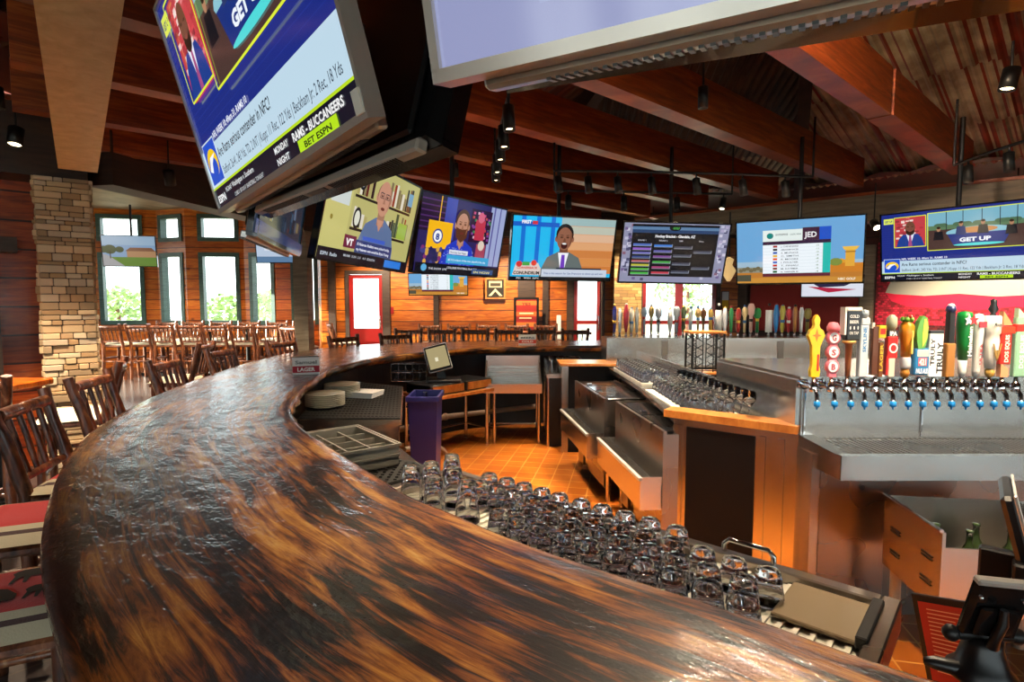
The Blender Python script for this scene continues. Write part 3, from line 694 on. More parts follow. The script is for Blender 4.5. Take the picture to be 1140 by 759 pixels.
tv('huge near television cut off by the top of the photo, with a pale lavender screen', B, 1.24, .71, pB, chin=True, bez=M['silver'])
tv('television backed behind the pale-screened one at the top, only its vented underside in view', behind((*B[:3], B[3] + .085, *B[4:]), .165, .05, .025), 1.24, .71, None, chin=True)
# --- inward TV between A and VT, nearly edge-on
pC = P16(); pC.rect(0, 0, 100, pC.H, '202a38'); rr = random.Random(2)
for i in range(60):
    x, y = rr.uniform(0, 95), rr.uniform(6, 54); pC.rect(x, y, x + rr.uniform(2, 8), y + rr.uniform(2, 8), rr.choice(['38465c', '1a2436', '5a6a80', '2c3444', '6a6048', '14202c']))
pC.rect(0, 0, 100, 5, '2a3458')
Cc = (-1.10, 2.66, 1.87, 1.78, .16, 0)
tv('television seen nearly edge-on with a dim bluish picture, left of the man in glasses', Cc, 1.0, .58, pC, chin=True)
# --- man with glasses
p = P16(); H = p.H; p.rect(0, 0, 100, H, 'b4ae6c'); p.rect(0, 0, 24, H, 'c2bc74'); p.rect(5, 30, 22, H - 6, 'c8d0cc'); p.ell(8, 22, 1.2, 1.4, '8a7a30')
p.rect(26, 36, 92, 37.5, '2a1c14'); p.rect(26, 18, 92, 19.5, '2a1c14'); rr = random.Random(11)
for x0, x1, y0, hh in ((27, 44, 38, 15), (62, 90, 38, 15), (27, 40, 20, 14), (64, 90, 20, 15)):
    x = x0
    while x < x1:
        w_ = rr.uniform(1.4, 4); p.rect(x, y0, x + w_ * .9, y0 + hh * rr.uniform(.5, 1), rr.choice(['5a1c14', '7a6a4a', '301810', 'd8d0c0', '3c4a30', '8c3020', '1c1c20', 'a89c60'])); x += w_
p.ell(31, 46, 4, 5.5, '1a1a1a'); p.ell(31, 46, 2.6, 3.8, 'c8ccd0'); p.ell(31, 25, 4, 6, '20201c'); p.ell(31, 25, 2.6, 4.2, 'd8d8c8'); p.rect(79, 20, 91, 30, '98b040'); p.rect(86, 42, 92, 50, '6a9ab8')
p.person(56, 19, 1.75, 'c08a70', '5a6e94', '8a6a50', shade='a07058', bald=True)
for q in (-1, 1): frame_lines(p, [(56 + q * 3.1 - 2.2, 40.5), (56 + q * 3.1 + 2.2, 40.5), (56 + q * 3.1 + 2.2, 43.4), (56 + q * 3.1 - 2.2, 43.4)], '2a2a30', .4)
p.rect(22, 8, 34, 15, '6a1838'); p.text('VT', 24.5, 9.5, 5, 'f4f4f4', 7, .05); p.rect(34, 6.5, 76, 13.5, '28356e'); p.text('If Heisman finalists were picked today,', 35.5, 10.6, 2.2, 'f2f4fa', 38, .02); p.text('my Heisman vote would be Bryce Young', 35.5, 7.6, 2.2, 'f2f4fa', 38, .02)
p.rect(40, 14, 66, 16.3, '3a5ac0'); p.rect(0, 0, 100, 6.3, '181018'); p.text('ESPN  Radio', 3, 2, 2.6, 'c8d4e0', 15, .02); p.text('MIAMI  SUN  2-5   4-9  SEASON', 24, 3, 2, 'c0c4cc', 34); p.rect(70, .8, 92, 5.4, '2a78d8')
tv('television showing a man in glasses and blue shirt before bookshelves', (-.947, 3.595, 1.837, 1.299, .228, -.024), 1.11, .635, p)
# --- bearded man
p = P16(); H = p.H; p.rect(0, 0, 100, H, '2a2258'); p.rect(0, 30, 26, H, '241430')
for i in range(6): p.rect(0, 32 + i * 4, 26, 33 + i * 4, '4a2860')
p.rect(26, 25, 38, H, '3a46a0'); p.rect(80, 8, 100, H, '9aa4cc'); p.rect(84, 8, 86, H, '5a5a98'); p.rect(92, 8, 93.5, H, '5a5a98'); p.rect(20, 20, 21, H, 'e8b030')
p.rect(10, 18, 36, 38, 'f0b418'); p.ell(21, 27, 5.5, 5.5, '1c3a8c'); p.ell(21, 27, 4.3, 4.3, 'f4f4f4'); p.text('8', 19, 24.4, 6.5, '1c3a8c', 4, .04)
p.rect(56, 26, 82, 52, '2a1030'); rr = random.Random(5)
for i in range(46): x, y = rr.uniform(57, 79), rr.uniform(28, 49); p.rect(x, y, x + 2.6, y + 2, rr.choice(['c04a78', '7a3a8a', 'b04048', '3a7a50', 'd8a8c0', '4a2a70']))
p.rect(62, 28, 74, 44, 'b83048'); p.ell(68, 46, 4, 4.2, 'd0607a')
for i in range(24): x, y = rr.uniform(3, 26), rr.uniform(7, 18); p.ell(x, y, 1.8, 2, rr.choice(['c8c8d8', '7a2a6a', '202050', 'd0a040', '383c80']), 8)
p.rect(66, 8, 78, 25, 'a04058'); p.ell(72, 24, 4, 4, 'd8c8b8')
p.person(46, 17, 1.65, 'b8866e', '2438b8', '4a3020', beard='5a3222', shade='986850')
for i in range(60): x, y = rr.uniform(28, 64), rr.uniform(7, 20); p.ell(x, y, .35, .35, 'b8c4f0', 6)
p.rect(32, 8, 84, 14.5, '3aa0d0'); p.rect(34, 15, 56, 18.4, 'd8dce8'); p.text('Thursday Zoo Vegas', 35, 15.8, 2, '202840', 19); p.text('#2 9.5 in favor of the over playoff of the day', 34, 10, 2.2, 'e8f6ff', 46); p.rect(0, 0, 100, 7, '080a18'); p.ell(9, 3.5, 3, 2.6, '5aa8d8'); p.text('THE SHOW  LIVE', 14, 2.3, 2.2, 'd8dce8', 20); p.text('COLLEGE FOOTBALL PLAYOFF', 34, 3.8, 2.2, 'e8e8f0', 36); p.rect(64, .8, 92, 5, '2a4a80'); p.text('SN NOW', 66, 1.6, 2.6, 'f0e890', 22)
tv('television showing a bearded man in a blue dotted shirt', (-.471, 4.815, 1.841, .955, .207, -.002), 1.11, .635, p)
# --- man in grey suit
p = P16(); H = p.H; p.rect(0, 0, 100, H, '1ab4ea')
for x in (8, 22, 36): p.rect(x, 6, x + 4, H, '0a6ad0')
p.rect(0, H - 9, 44, H - 5, '0c58c0'); p.rect(46, 6, 100, H, 'd8905a')
cs = ['c87838', 'd08848', 'c87c40', 'd8a070', 'd8b090', 'b8bcac', '98b4b4']
for i in range(7): p.rect(46, 6 + i * 7.2, 100, 12.8 + i * 7.2, cs[i])
p.text('FIRST', 8, H - 6.5, 4, 'f4f4f4', 9, .04); p.rect(18, H - 7, 23, H - 4, 'c03040')
p.person(50, 16, 1.75, '8c5a44', '5e6a6a', '181414', tie='6a38b8', shade='70442f'); p.ell(50, 31.3, 3.2, 3.0, '3c1010', 14); p.ell(50, 33, 2.2, .8, 'f0ece6', 10)
p.rect(30, 2.6, 96, 9.6, 'c4cede'); p.text('This is the season for San Francisco to show up and win', 32, 5, 2.6, '38508a', 60); p.rect(44, 9.6, 90, 11, '101a30'); p.rect(0, 0, 100, 2.6, '0c1018')
p.poly([(2, 4), (29, 4), (29, 10), (26, 15), (5, 15)], 'd8c8c0'); p.text('CONUNDRUM', 3, 4.6, 4, '101010', 25, .04); p.text('CORNERBACK', 6, 9.6, 2.8, 'd03020', 20, .03); p.ell(8, 14, 3, 2.6, 'c83030'); p.ell(22, 15, 2.6, 2.6, 'd84030'); p.rect(11, 12.6, 18, 16, '48a048'); p.text('FS1   WIN  NFC', 6, .5, 2, 'e8e8e8', 22)
tv('television showing a shouting man in grey suit and purple tie', (.486, 5.62, 1.822, .324, .223, .001), 1.11, .635, p)
# --- bracket
p = P16(); H = p.H; p.rect(0, 0, 100, H, '8a8ca8'); rr = random.Random(8)
for i in range(70):
    x, y = rr.choice([rr.uniform(0, 7), rr.uniform(91, 97), rr.uniform(0, 97)]), rr.uniform(0, H - 3)
    if 8 < x < 90 and 6 < y < H - 7: continue
    p.rect(x, y, x + 3, y + 2.6, rr.choice(['b8b8d0', '6a5a88', 'a8a0c0', '4a4a6a', 'c8c4d8', '805a70']))
p.rect(8, 6, 90, H - 1, '0c0e16'); p.rect(8, H - 9, 90, H - 3, '243e66'); p.rect(8, H - 6, 90, H - 3.4, '5a7ca0'); p.ell(48, H - 4.2, 5.5, 2.6, '101418'); p.text('GOLF', 46, H - 5.2, 2.6, '60d060', 6); p.text('Hockey Bracket - Glendale, AZ', 30, H - 13, 3.4, 'f0f2f8', 38, .03)
for xi, (x, n_, w_) in enumerate(((10, 8, 17), (30, 6, 17), (49, 4, 17), (68, 2, 17))):
    for i in range(n_):
        y = H - 19 - (i + .5) * (31 / n_); c = [['4a6ab8', '8a5ac0', '6a6ab0', '384a80', 'b06060', 'b8b840', '50a840', '48b048'], ['3a78d0', '5a5aa0', '7a4a90', '48a048', 'a04070', 'c04050'], ['44485a'] * 4, ['44485a'] * 2][xi][i]
        p.rect(x, y, x + w_, y + 1.9, c); p.rect(x, y - .5, x + w_, y, '8890a0'); p.rect(x + w_, y - .5, x + w_ + .5, y + 2.4, '9aa4b4')
    p.text(['ROUND 1', 'ROUND 2', 'SEMI', 'FINAL'][xi], x + 4, H - 16.5, 1.8, 'c0c8d8')
tv('television showing a dark tournament bracket', (1.647, 5.849, 1.801, .055, .293, -.017), 1.11, .635, p)
# --- golf leaderboard
def golf(p):
    H = p.H; p.rect(0, 0, 100, H, '6aa4d4'); p.rect(0, 8, 100, 20, '9ab8cc'); p.rect(0, 0, 100, 12, 'b8762c'); p.rect(0, 0, 100, 5, 'c48a34'); p.rect(0, 10, 22, 15, '8a8a78'); p.rect(0, 2, 12, 8, '4a4a3a')
    for i in range(8): p.ell(3 + i * 3, 12 + (i % 3), 2, 1.8, '6a6248', 8)
    p.rect(75, 9, 100, 17, 'c87a24'); p.poly([(75, 17), (84, 21), (93, 17)], 'd89a30'); p.rect(87, 14, 94, 28, 'dca43a'); p.poly([(86, 28), (95, 28), (97, 31), (84.5, 31)], 'e8b84a'); p.rect(86.5, 26, 94.5, 26.8, '8a5a1c')
    p.ell(80, 18, 5, 3.4, '7a8a3c', 10)
    p.rect(22, 7, 76, 42, 'eaf2f8'); p.rect(22, 38, 54, 48, 'e0ece8'); p.rect(54, 38, 67, 49, '3c2038'); p.text('JED', 56, 40.5, 6.5, 'f0f0f4', 9, .02); p.rect(67, 38, 76, 49, '1c50c0'); p.ell(28, 43, 2.8, 2.6, '18807a'); p.text('ENTERPRISE', 32.5, 43, 2.4, '303c44', 10); p.text('CLASSIC INDEX', 44, 43, 1.8, '303c44', 9)
    p.rect(22, 35, 76, 38, '2e1a3a'); p.rect(70, 9, 76, 35, '22b4ac'); p.rect(22, 6, 76, 9, '5a2030')
    for i in range(9):
        y = 32.5 - i * 2.85; p.rect(22, y - .6, 70, y - .45, 'b8c8d4'); p.rect(30.5, y, 34, y + 1.8, ['a03030', '202020', '2a50b0', 'e0b020', 'd84020', '3060c0', 'c02020', '803020', '206030'][i]); p.text(['J. CHEVENARD', 'ABRAHAM ANCER', 'S. MUNOZ', 'C. SMITH', 'R. MOORE', 'I. POULTER', 'T. FINAU', 'M. KAYMER', 'H. VARNER III'][i], 37, y, 1.9, '2c3a44', 14); p.text(str(-12 + i), 64.5, y, 1.9, '4a7a30', 2.4)
    p.text('NBC GOLF', 82, 2.2, 2.8, 'f4ead8', 13, .03); return p
tv('television showing a golf leaderboard over a desert clubhouse and blue sky', (2.781, 5.468, 1.785, -.557, .22, -.002), 1.11, .635, golf(P16()))
# --- talk show
p = talk(P16())
tv('television at right showing a blue sports-talk screen with host and studio desk', (3.828, 4.894, 1.797, -1.034, .142, -.009), 1.11, .635, p)
# far small sets
def far_tv(label, tl, br, y, pic_fn, yaw=0, tilt=.12):
    a = D(tl[0], br[1], y); b = D(br[0], tl[1], y); w = b.x - a.x; h = b.z - a.z
    pp = Pic(w - .026, h - .026); pic_fn(pp); return tv(label, ((a.x + b.x) / 2, y, a.z, yaw, tilt, 0), w, h, pp, pole=3.4)
far_tv('small far television with a golf picture, below the bearded man', (455, 304), (521, 329), 10.6, golf)
def pic_lot(p):
    H = p.H; p.rect(0, 0, 100, H, '7a96b4'); p.rect(0, H * .7, 100, H, '8ea6bc'); p.rect(0, 0, 100, H * .3, '5a7a30'); p.poly([(0, 0), (40, 0), (10, H * .35), (0, H * .4)], '9a9a9c'); p.rect(45, H * .3, 100, H * .52, 'a07a58'); p.poly([(42, H * .5), (100, H * .5), (92, H * .62), (52, H * .62)], '74503c')
    for x, r in ((14, 12), (32, 8), (3, 9)): p.ell(x, H * .55, r, r * .8, '3c4a30')
    p.rect(13, H * .25, 15, H * .5, '3a3024')
far_tv('far television in the window bay showing a lawn, trees and a low building', (119, 262), (171, 297), 10.4, pic_lot, yaw=.25)
def pic_pale(p):
    H = p.H; p.rect(0, 0, 100, H, 'b4c4d8'); p.rect(0, 0, 100, H * .2, '5a7a9c'); p.rect(20, H * .4, 80, H * .6, 'd4deea'); p.poly([(40, H), (70, H * .6), (100, H)], '90a8c4')
far_tv('far television in the window bay with a pale blue picture', (286, 258), (330, 293), 9.8, pic_pale)
def pic_eagle(p):
    H = p.H; p.rect(0, 0, 100, H, 'd8dce8'); p.poly([(2, H * .9), (30, H * .45), (70, H * .5), (96, H * .8), (70, H * .72), (30, H * .7)], '2a2440'); p.poly([(10, H * .5), (45, H * .2), (90, H * .35), (60, H * .4)], 'b02040')
far_tv('small far television with a white picture on the dark red wall', (895, 306), (957, 331), 9.6, pic_eagle, yaw=-.5)
# ================================================================= TRACK LIGHTS
spots = []
def spotlight(label, loc, aim=(0, 0, -1), group='ceiling track spotlights', power=120, size=.034, stem=.07, proto=[None]):
    d = Vector(aim).normalized(); q = Vector((0, 0, -1)).rotation_difference(d).to_matrix().to_4x4()
    t = thing('track_spotlight', label, 'spotlight', group=group, mat=Matrix.Translation(Vector(loc)))
    m = MB(); m.T = q; m.lathe([(.012, .03), (size, .02), (size, -.12), (size - .006, -.12), (size - .006, -.1), (1e-4, -.1)], 16); m.obj('can', M['matte_black'], t)
    l = MB(); l.T = q; l.lathe([(1e-4, -.098), (size - .008, -.098), (size - .008, -.103), (1e-4, -.106)], 14); l.obj('lens', M['lamp'], t)
    s = MB(); s.tube([(0, 0, .01), (0, 0, stem)], .008, 8); s.obj('stem', M['matte_black'], t)
    if power:
        ld = bpy.data.lights.new('spot', 'SPOT'); ld.energy = power; ld.color = (1., .79, .55); ld.spot_size = 1.5; ld.spot_blend = .6; ld.shadow_soft_size = .03
        lo = bpy.data.objects.new('bulb', ld); COL.objects.link(lo); lo.parent = t; lo.matrix_local = q @ Matrix.Translation((0, 0, -.13))
    return t
def rail(label, pts, r=.012):
    mb = MB(); mb.tube(pts, r, 8)
    for p in (pts[0], pts[-1]): mb.tube([p, (p[0], p[1], 3.3)], .01, 8)
    o = mb.obj('light_rail', M['matte_black']); return tag(o, label, 'light rail', 'black lighting rails')
zr = 2.76
R1 = [W(617, 190, zr), W(700, 191, zr), W(800, 193, zr), W(905, 197, zr)]
R2 = [W(617, 212, zr), W(720, 214, zr), W(815, 216, zr)]
R3 = [W(1062, 184, zr), W(1100, 170, zr), W(1150, 154, zr), W(1200, 134, zr)]
R4 = [W(566, 108, zr), W(558, 140, zr), W(553, 165, zr), W(551, 178, zr)]
rail('upper of the two long black lighting rails above the middle televisions', R1); rail('lower and farther of the two long black lighting rails above the middle televisions', R2)
rail('black lighting rail curving up to the right edge', R3); rail('short black lighting rail seen end-on above the bearded man', R4)
def along(P, px, z=zr):
    best = min(((abs(570 + F * ((P[i] + (P[i + 1] - P[i]) * t / 20).x) / ((P[i] + (P[i + 1] - P[i]) * t / 20).y) - px), i, t) for i in range(len(P) - 1) for t in range(21)))
    i, t = best[1], best[2]; return P[i] + (P[i + 1] - P[i]) * t / 20
ords = ['leftmost', 'second from left', 'third from left', 'fourth from left', 'fifth from left', 'sixth from left', 'rightmost']
for i, px in enumerate([621, 652, 686, 723, 772, 822, 868]):
    p = along(R1, px); spotlight('%s black spotlight on the upper long rail' % ords[i], p - Vector((0, 0, .07)), power=110 if i % 2 else 0, aim=(.1, -.1, -1))
for i, px in enumerate([634, 694, 751, 804]):
    p = along(R2, px); spotlight('%s black spotlight on the lower long rail' % ['leftmost', 'second', 'third', 'rightmost'][i], p - Vector((0, 0, .07)), aim=(0, -.15, -1) if i != 3 else (-.35, -.5, -1), power=110 if i % 2 == 0 else 0)
for i, px in enumerate([1068, 1112]):
    p = along(R3, px); spotlight('%s black spotlight on the rail at the right edge' % ['left', 'right'][i], p - Vector((0, 0, .07)), aim=(0, -.1, -1), power=160)
for i, t in enumerate([0, .7, 1.3, 2.0, 2.8]):
    k = int(t) if t < 3 else 2; p = R4[k] + (R4[min(k + 1, 3)] - R4[k]) * (t - k); spotlight('black spotlight on the short end-on rail, %s in its column' % ['topmost', 'second down', 'middle', 'fourth down', 'lowest'][i], p - Vector((0, 0, .07)), aim=(.05, -.15, -1), power=110 if i % 2 == 0 else 0)
spotlight('black ceiling spotlight at the far upper left above the pine wall', W(18, 146, 2.9), aim=(.1, -.3, -1), power=160, size=.05, stem=.3, group='left ceiling spotlights')
spotlight('black ceiling spotlight left of the huge near television', W(188, 192, 2.85), aim=(-.2, .5, -.9), power=160, size=.05, stem=.3, group='left ceiling spotlights')
spotlight('bright spotlight under the pale corrugated roof at the upper right corner', W(1126, 80, 3.15), aim=(-.2, 0, -1), power=160, size=.05, stem=.2)
spotlight('small spotlight between the golf and talk-show televisions', D(973, 248, 7.2), aim=(-.1, -.8, -.7), power=80, size=.05, stem=.5)
# warm fill spots added to brighten the bar, beams and far walls
for i, (x, y, e) in enumerate([(-.6, 2.4, 50), (.75, 1.5, 50), (-2.6, 2.6, 130), (1.3, 3.9, 330), (2.4, 1.8, 220), (-2.9, 5.6, 150), (-.6, 6.0, 120), (3.6, 3.6, 200), (0, 10.4, 380), (-2.8, 10.4, 380), (2.6, 10.4, 330), (-3.5, 3.9, 450), (6.6, 7.4, 700), (1.0, -1, 120)]):
    pw = 0
    t = spotlight('added black fill spotlight among the timber beams, out over the room', (x, y, 3.05), aim=(.02, .7 if y > 10 else .02, -1) if y != 7.4 else (.5, .6, -1), power=e, group='added spotlights among the beams', stem=.3)
spotlight('added unseen spotlight brightening the glasses on the near drainboard', (.9, 2.3, 3.1), aim=(-.1, -.2, -1), power=130, group='added spotlights among the beams', stem=.25)  # out-of-view spot added to make the upturned glasses brighter
spotlight('added unseen spotlight over the beer taps', (2.0, 1.6, 3.1), aim=(.05, .45, -1), power=230, group='added spotlights among the beams', stem=.25)  # unseen fill spot added above the tap tower
spotlight('added unseen spotlight over the bar lighting the nearest timber beam', (1.0, 2.2, 3.1), aim=(.62, .78, -.02), power=260, group='added spotlights among the beams', stem=.25)  # out-of-view lamp added to give the beam its orange glow
for i, (x, y) in enumerate([(-7.4, 9.6), (-5.6, 9.4), (-8.6, 7.0), (-5.2, 7.2)]):  # fill spots added to lift the light in the bay
    spotlight('added ceiling spotlight brightening the window bay', (x, y, 3.45), aim=(.0, .5, -1), power=420, group='added spotlights of the window bay', stem=.25)
# ================================================================= STOOLS
def log(pts, r, mb=None, n=8, seed=0):
    rr = random.Random(seed); P = [Vector(p) for p in pts]; out = []; rad = []
    m = 5
    for i in range(len(P) - 1):
        for k in range(m):
            t = k / m; out.append(P[i].lerp(P[i + 1], t) + Vector((rr.uniform(-1, 1), rr.uniform(-1, 1), 0)) * r * .12); rad.append(r * rr.uniform(.9, 1.1))
    out.append(P[-1]); rad.append(r * .96); mb = mb or MB(); mb.tube(out, rad, n); return mb
def make_stool(label, seat_mat=None, blanket=False, sd=0, h=.76, top=1.16):
    t = thing('bar_stool', label, 'bar stool'); z0 = FZ
    for i, sx in enumerate((-1, 1)):
        log([(sx * .21, .19, 0), (sx * .19, .17, h - z0)], .024, seed=sd + i).obj('leg', M['log'], t)
        log([(sx * .215, -.2, 0), (sx * .2, -.19, h - z0), (sx * .225, -.30, top - z0 + .02)], .029, seed=sd + 5 + i).obj('back_post', M['log'], t)
    log([(-.2, -.28, top - z0 - .04), (0, -.3, top - z0 - .045), (.2, -.28, top - z0 - .04)], .03, seed=sd + 9).obj('top_rail', M['log'], t)
    log([(-.19, -.215, h - z0 + .07), (.19, -.215, h - z0 + .07)], .018, seed=sd + 10).obj('lower_rail', M['log'], t)
    for k in range(4):
        x = -.12 + k * .08; log([(x, -.215, h - z0 + .06), (x * 1.05, -.285, top - z0 - .05)], .013, seed=sd + 20 + k).obj('spindle', M['log'], t)
    for k, (a, b) in enumerate((((-.2, .18, .3), (.2, .18, .3)), ((-.2, .18, .42), (-.21, -.2, .42)), ((.2, .18, .42), (.21, -.2, .42)), ((-.2, -.19, .36), (.2, -.19, .36)))):
        log([a, b], .016, seed=sd + 30 + k).obj('stretcher', M['log'], t)
    s = MB(); s.box((-.22, -.2, h - z0 - .04), (.22, .21, h - z0), .012); s.obj('seat_frame', M['log'], t)
    c = MB(); c.col('b8b0a0')
    n = 12; vs = []; fs = []
    for i in range(n + 1):
        for j in range(n + 1):
            x = -.225 + .45 * i / n; y = -.2 + .42 * j / n; e = min(i, n - i, j, n - j) / (n / 2); vs.append((x, y, h - z0 + .005 + .055 * (1 - (1 - min(1, e * 1.6)) ** 2)))
    for i in range(n):
        for j in range(n): fs.append((i * (n + 1) + j, (i + 1) * (n + 1) + j, (i + 1) * (n + 1) + j + 1, i * (n + 1) + j + 1))
    c.add(vs, fs, True); c.obj('seat', seat_mat, t)
    return t
def mk_blanket():
    m, nt, b = newmat('lodge_blanket_fabric'); lk = nt.links.new
    tc = nt.nodes.new('ShaderNodeTexCoord'); sx = nt.nodes.new('ShaderNodeSeparateXYZ'); lk(tc.outputs['Object'], sx.inputs[0])
    mr = N(nt, 'ShaderNodeMapRange'); mr.inputs['From Min'].default_value = -.225; mr.inputs['From Max'].default_value = .225; lk(sx.outputs['X'], mr.inputs['Value'])
    r = ramp(nt, [(0, 'c8b898'), (.1, '4a2c28'), (.14, 'c8b898'), (.2, 'c01a12'), (.8, 'c8b898'), (.86, '4a2c28'), (.9, 'c8b898')], 'CONSTANT'); lk(mr.outputs[0], r.inputs['Fac'])
    n = N(nt, 'ShaderNodeTexNoise', Scale=180.); lk(tc.outputs['Object'], n.inputs['Vector']); bp = N(nt, 'ShaderNodeBump', Strength=.4, Distance=.003); lk(n.outputs['Fac'], bp.inputs['Height']); lk(bp.outputs['Normal'], b.inputs['Normal'])
    lk(r.outputs['Color'], b.inputs['Base Color']); b.inputs['Roughness'].default_value = .9; b.inputs['Sheen Weight'].default_value = .3
    return m
M['blanket'] = mk_blanket(); M['cushion'] = simple('cream_cushion', 'cfc4ac', .8, noise=.1); M['cushion_red'] = simple('red_cushion', 'a83018', .8, noise=.2)
BISON = [(0, .42), (.06, .3), (.04, 0), (.1, 0), (.14, .22), (.2, .26), (.24, 0), (.29, 0), (.3, .24), (.55, .24), (.62, 0), (.67, 0), (.68, .2), (.74, .22), (.8, 0), (.86, 0), (.84, .24), (.92, .2), (1, .26), (.98, .42), (.9, .52), (.8, .66), (.66, .72), (.5, .6), (.3, .56), (.12, .56), (.04, .5)]
def place_stool(proto, label, x, y, rz, group, first):
    t = proto if first else copy_tree(proto); t.location = (x, y, FZ); t.rotation_euler = (0, 0, rz); t['label'] = label; t['group'] = group; return t
st = make_stool('x', M['blanket'])
stl = make_stool('x', M['cushion'], sd=50)
gp = 'log bar stools along the outside of the bar'
# back plane measured in the photo; the front (+y of the model) faces the bar
near = [((-1.42, 1.5), -64, 'log bar stool with red bison blanket seat at the near left of the bar'),
        ((-1.86, 2.08), -68, 'log bar stool half out of frame at the left, second nearest along the bar'),
        ((-2.02, 2.66), -74, 'log bar stool with slatted back, third along the curved bar from the viewer'),
        ((-2.3, 3.45), -78, 'log bar stool with slatted back, in front of the foot of the stone column'),
        ((-2.42, 4.35), -84, 'log bar stool right of the stone column, fifth along the bar'),
        ((-2.5, 5.3), -92, 'log bar stool at the bar, sixth along, below the bay stools'),
        ((-2.38, 6.3), -108, 'log bar stool at the bar just behind the small cardboard sign'),
        ((-1.95, 7.05), -125, 'log bar stool at the bar in front of the left edge of the red door'),
        ((-1.45, 7.5), -145, 'log bar stool at the bar in front of the right edge of the red door')]
S = []
for i, ((x, y), a, lab) in enumerate(near): S.append(place_stool(st, lab, x, y, math.radians(a), gp, i == 0))
# bison patches on the nearest blanket
bs = MB(); bs.col('1c0c08')
for (xc, oy, sz) in ((.07, -.12, .17), (.05, .06, .14), (-.06, -.16, .13), (-.07, .0, .16)):
    bs.add([(xc - (p[1] - .35) * sz, oy + p[0] * sz, .76 - FZ + .0635) for p in BISON], [tuple(range(len(BISON)))])
bs.obj('bison_motif', M['paint_matte'], S[0])
# bay stools around high tables
bayst = [(-7.75 + .5 * k, 11.0 + (.06 if k % 2 else 0), 180 + (k * 37) % 9 - 4) for k in range(8)] + [(-7.7 + .62 * k, 12.1 - (.1 if k > 4 else 0), (k * 53) % 9 - 4) for k in range(6)] + [(-3.9, 10.3, 150), (-3.45, 11.45, 120)]
od = ['first', 'second', 'third', 'fourth', 'fifth', 'sixth', 'seventh', 'eighth', 'ninth', 'tenth']
for i, (x, y, a) in enumerate(bayst):
    if i < 8: lab = 'sunlit log stool in the window bay, front row facing away, %s from the left' % od[i]
    elif i < 14: lab = 'sunlit log stool in the window bay, back row under the windows, %s from the left' % od[i - 8]
    else: lab = ['log stool at the right end of the orange bay table', 'log stool right of the bay table near the door post'][i - 14]
    place_stool(stl, lab, x, y, math.radians(a - 180), 'log stools in the window bay', i == 0)
def high_table(label, x0, x1, y0, y1, z, mat, group=None):
    t = thing('high_table', label, 'table', ((x0 + x1) / 2, (y0 + y1) / 2, FZ), group=group); w, d = (x1 - x0) / 2, (y1 - y0) / 2; H = z - FZ
    m = MB(); m.box((-w, -d, H - .05), (w, d, H), .01); m.obj('tabletop', mat, t)
    for sx in ((-w * .6, w * .6) if w > .6 else (0,)):
        m = MB(); m.tube([(sx, 0, .03), (sx, 0, H - .05)], .04, 10); m.box((sx - .25, -.03, 0), (sx + .25, .03, .04), .008); m.box((sx - .03, -.25, 0), (sx + .03, .25, .039), .008); m.obj('pedestal', M['matte_black'], t)
    return t
high_table('long dark high table in the window bay among the sunlit stools', -7.9, -5.9, 11.38, 11.78, 1.04, M['log'])
high_table('orange-topped high table at the right of the window bay', -5.8, -4.3, 11.34, 11.8, 1.10, M['tablewood'])
# far chairs row
fx = [(-1.8 + .58 * k, 9.95) for k in range(6)] + [(-1.7 + .6 * k, 11.25) for k in range(5)]
for i, (x, y) in enumerate(fx):
    lab = ('log stool in the front far row under the pine wall, %s from the left' % od[i]) if i < 6 else ('log stool in the back far row against the pine wall, %s from the left' % od[i - 6])
    t = copy_tree(stl); t.location = (x, y, FZ - .03); t.rotation_euler = (0, 0, 0 if i < 6 else PI); t['label'] = lab; t['group'] = 'log stools by the far pine wall'
high_table('long orange high table before the far pine wall', -2.0, 1.5, 10.45, 10.85, 1.04, M['tablewood'])
# lounge chair by the left wall
def chair_left(label, x, y, rz):
    t = copy_tree(stl); t.location = (x, y, FZ); t.rotation_euler = (0, 0, math.radians(rz)); t['label'] = label; t['group'] = 'log chairs by the left wall'; return t
chair_left('dark log chair in front of the red pine wall, left of the stone column', -3.25, 4.1, 120)
chair_left('dark log chair at the left edge in front of the small orange table', -3.35, 3.35, 40)
chair_left('log chair standing just right of the foot of the stone column', -3.62, 6.0, 100)
high_table('small orange-topped high table at the left edge of the room', -4.1, -3.6, 3.95, 4.35, 1.02, M['tablewood'])
# dark post at left wall
mb = MB(); mb.box((0, 0, FZ), (.14, .12, 2.05)); mb.box((-.06, -.03, 2.05), (.28, .14, 2.18)); o = mb.obj('door_frame', M['dark_frame']); o.location = (-4.58, 4.78, 0); o.rotation_euler = (0, 0, math.radians(45)); tag(o, 'dark door frame with lintel against the red pine wall at the left edge', 'door frame')
# ================================================================= UNDERBAR, LEFT
du = Vector((.746, -.666)); dw = Vector((-.666, -.746)); O = Vector((-.19, 2.35))
def U(s, w, z=0): p = O + du * s + dw * w; return Vector((p.x, p.y, z))
TU = Matrix(((du.x, -dw.x, 0, O.x), (du.y, -dw.y, 0, O.y), (0, 0, 1, 0), (0, 0, 0, 1)))   # local x along, local -y toward viewer
t = thing('drainboard', 'long steel drainboard under the near bar edge holding rows of upside-down glasses', 'drainboard', mat=TU)
Lg = 1.50; zt = .86
m = MB(); m.box((-.1, -.52, zt - .035), (Lg, 0, zt - .02)); m.obj('basin', M['bounce_liner'], t)
m = MB(); m.box((-.1, -.012, zt - .07), (Lg, .03, zt + .012), .004); m.box((Lg, -.52, zt - .07), (Lg + .04, .03, zt + .012), .004); m.box((-.14, -.52, zt - .07), (-.1, .03, zt + .012), .004); m.obj('rim', M['steel_dark'], t)
m = MB()
for i in range(44):
    m.box((-.08 + i * .036, -.5, zt - .02), (-.068 + i * .036, -.02, zt - .012))
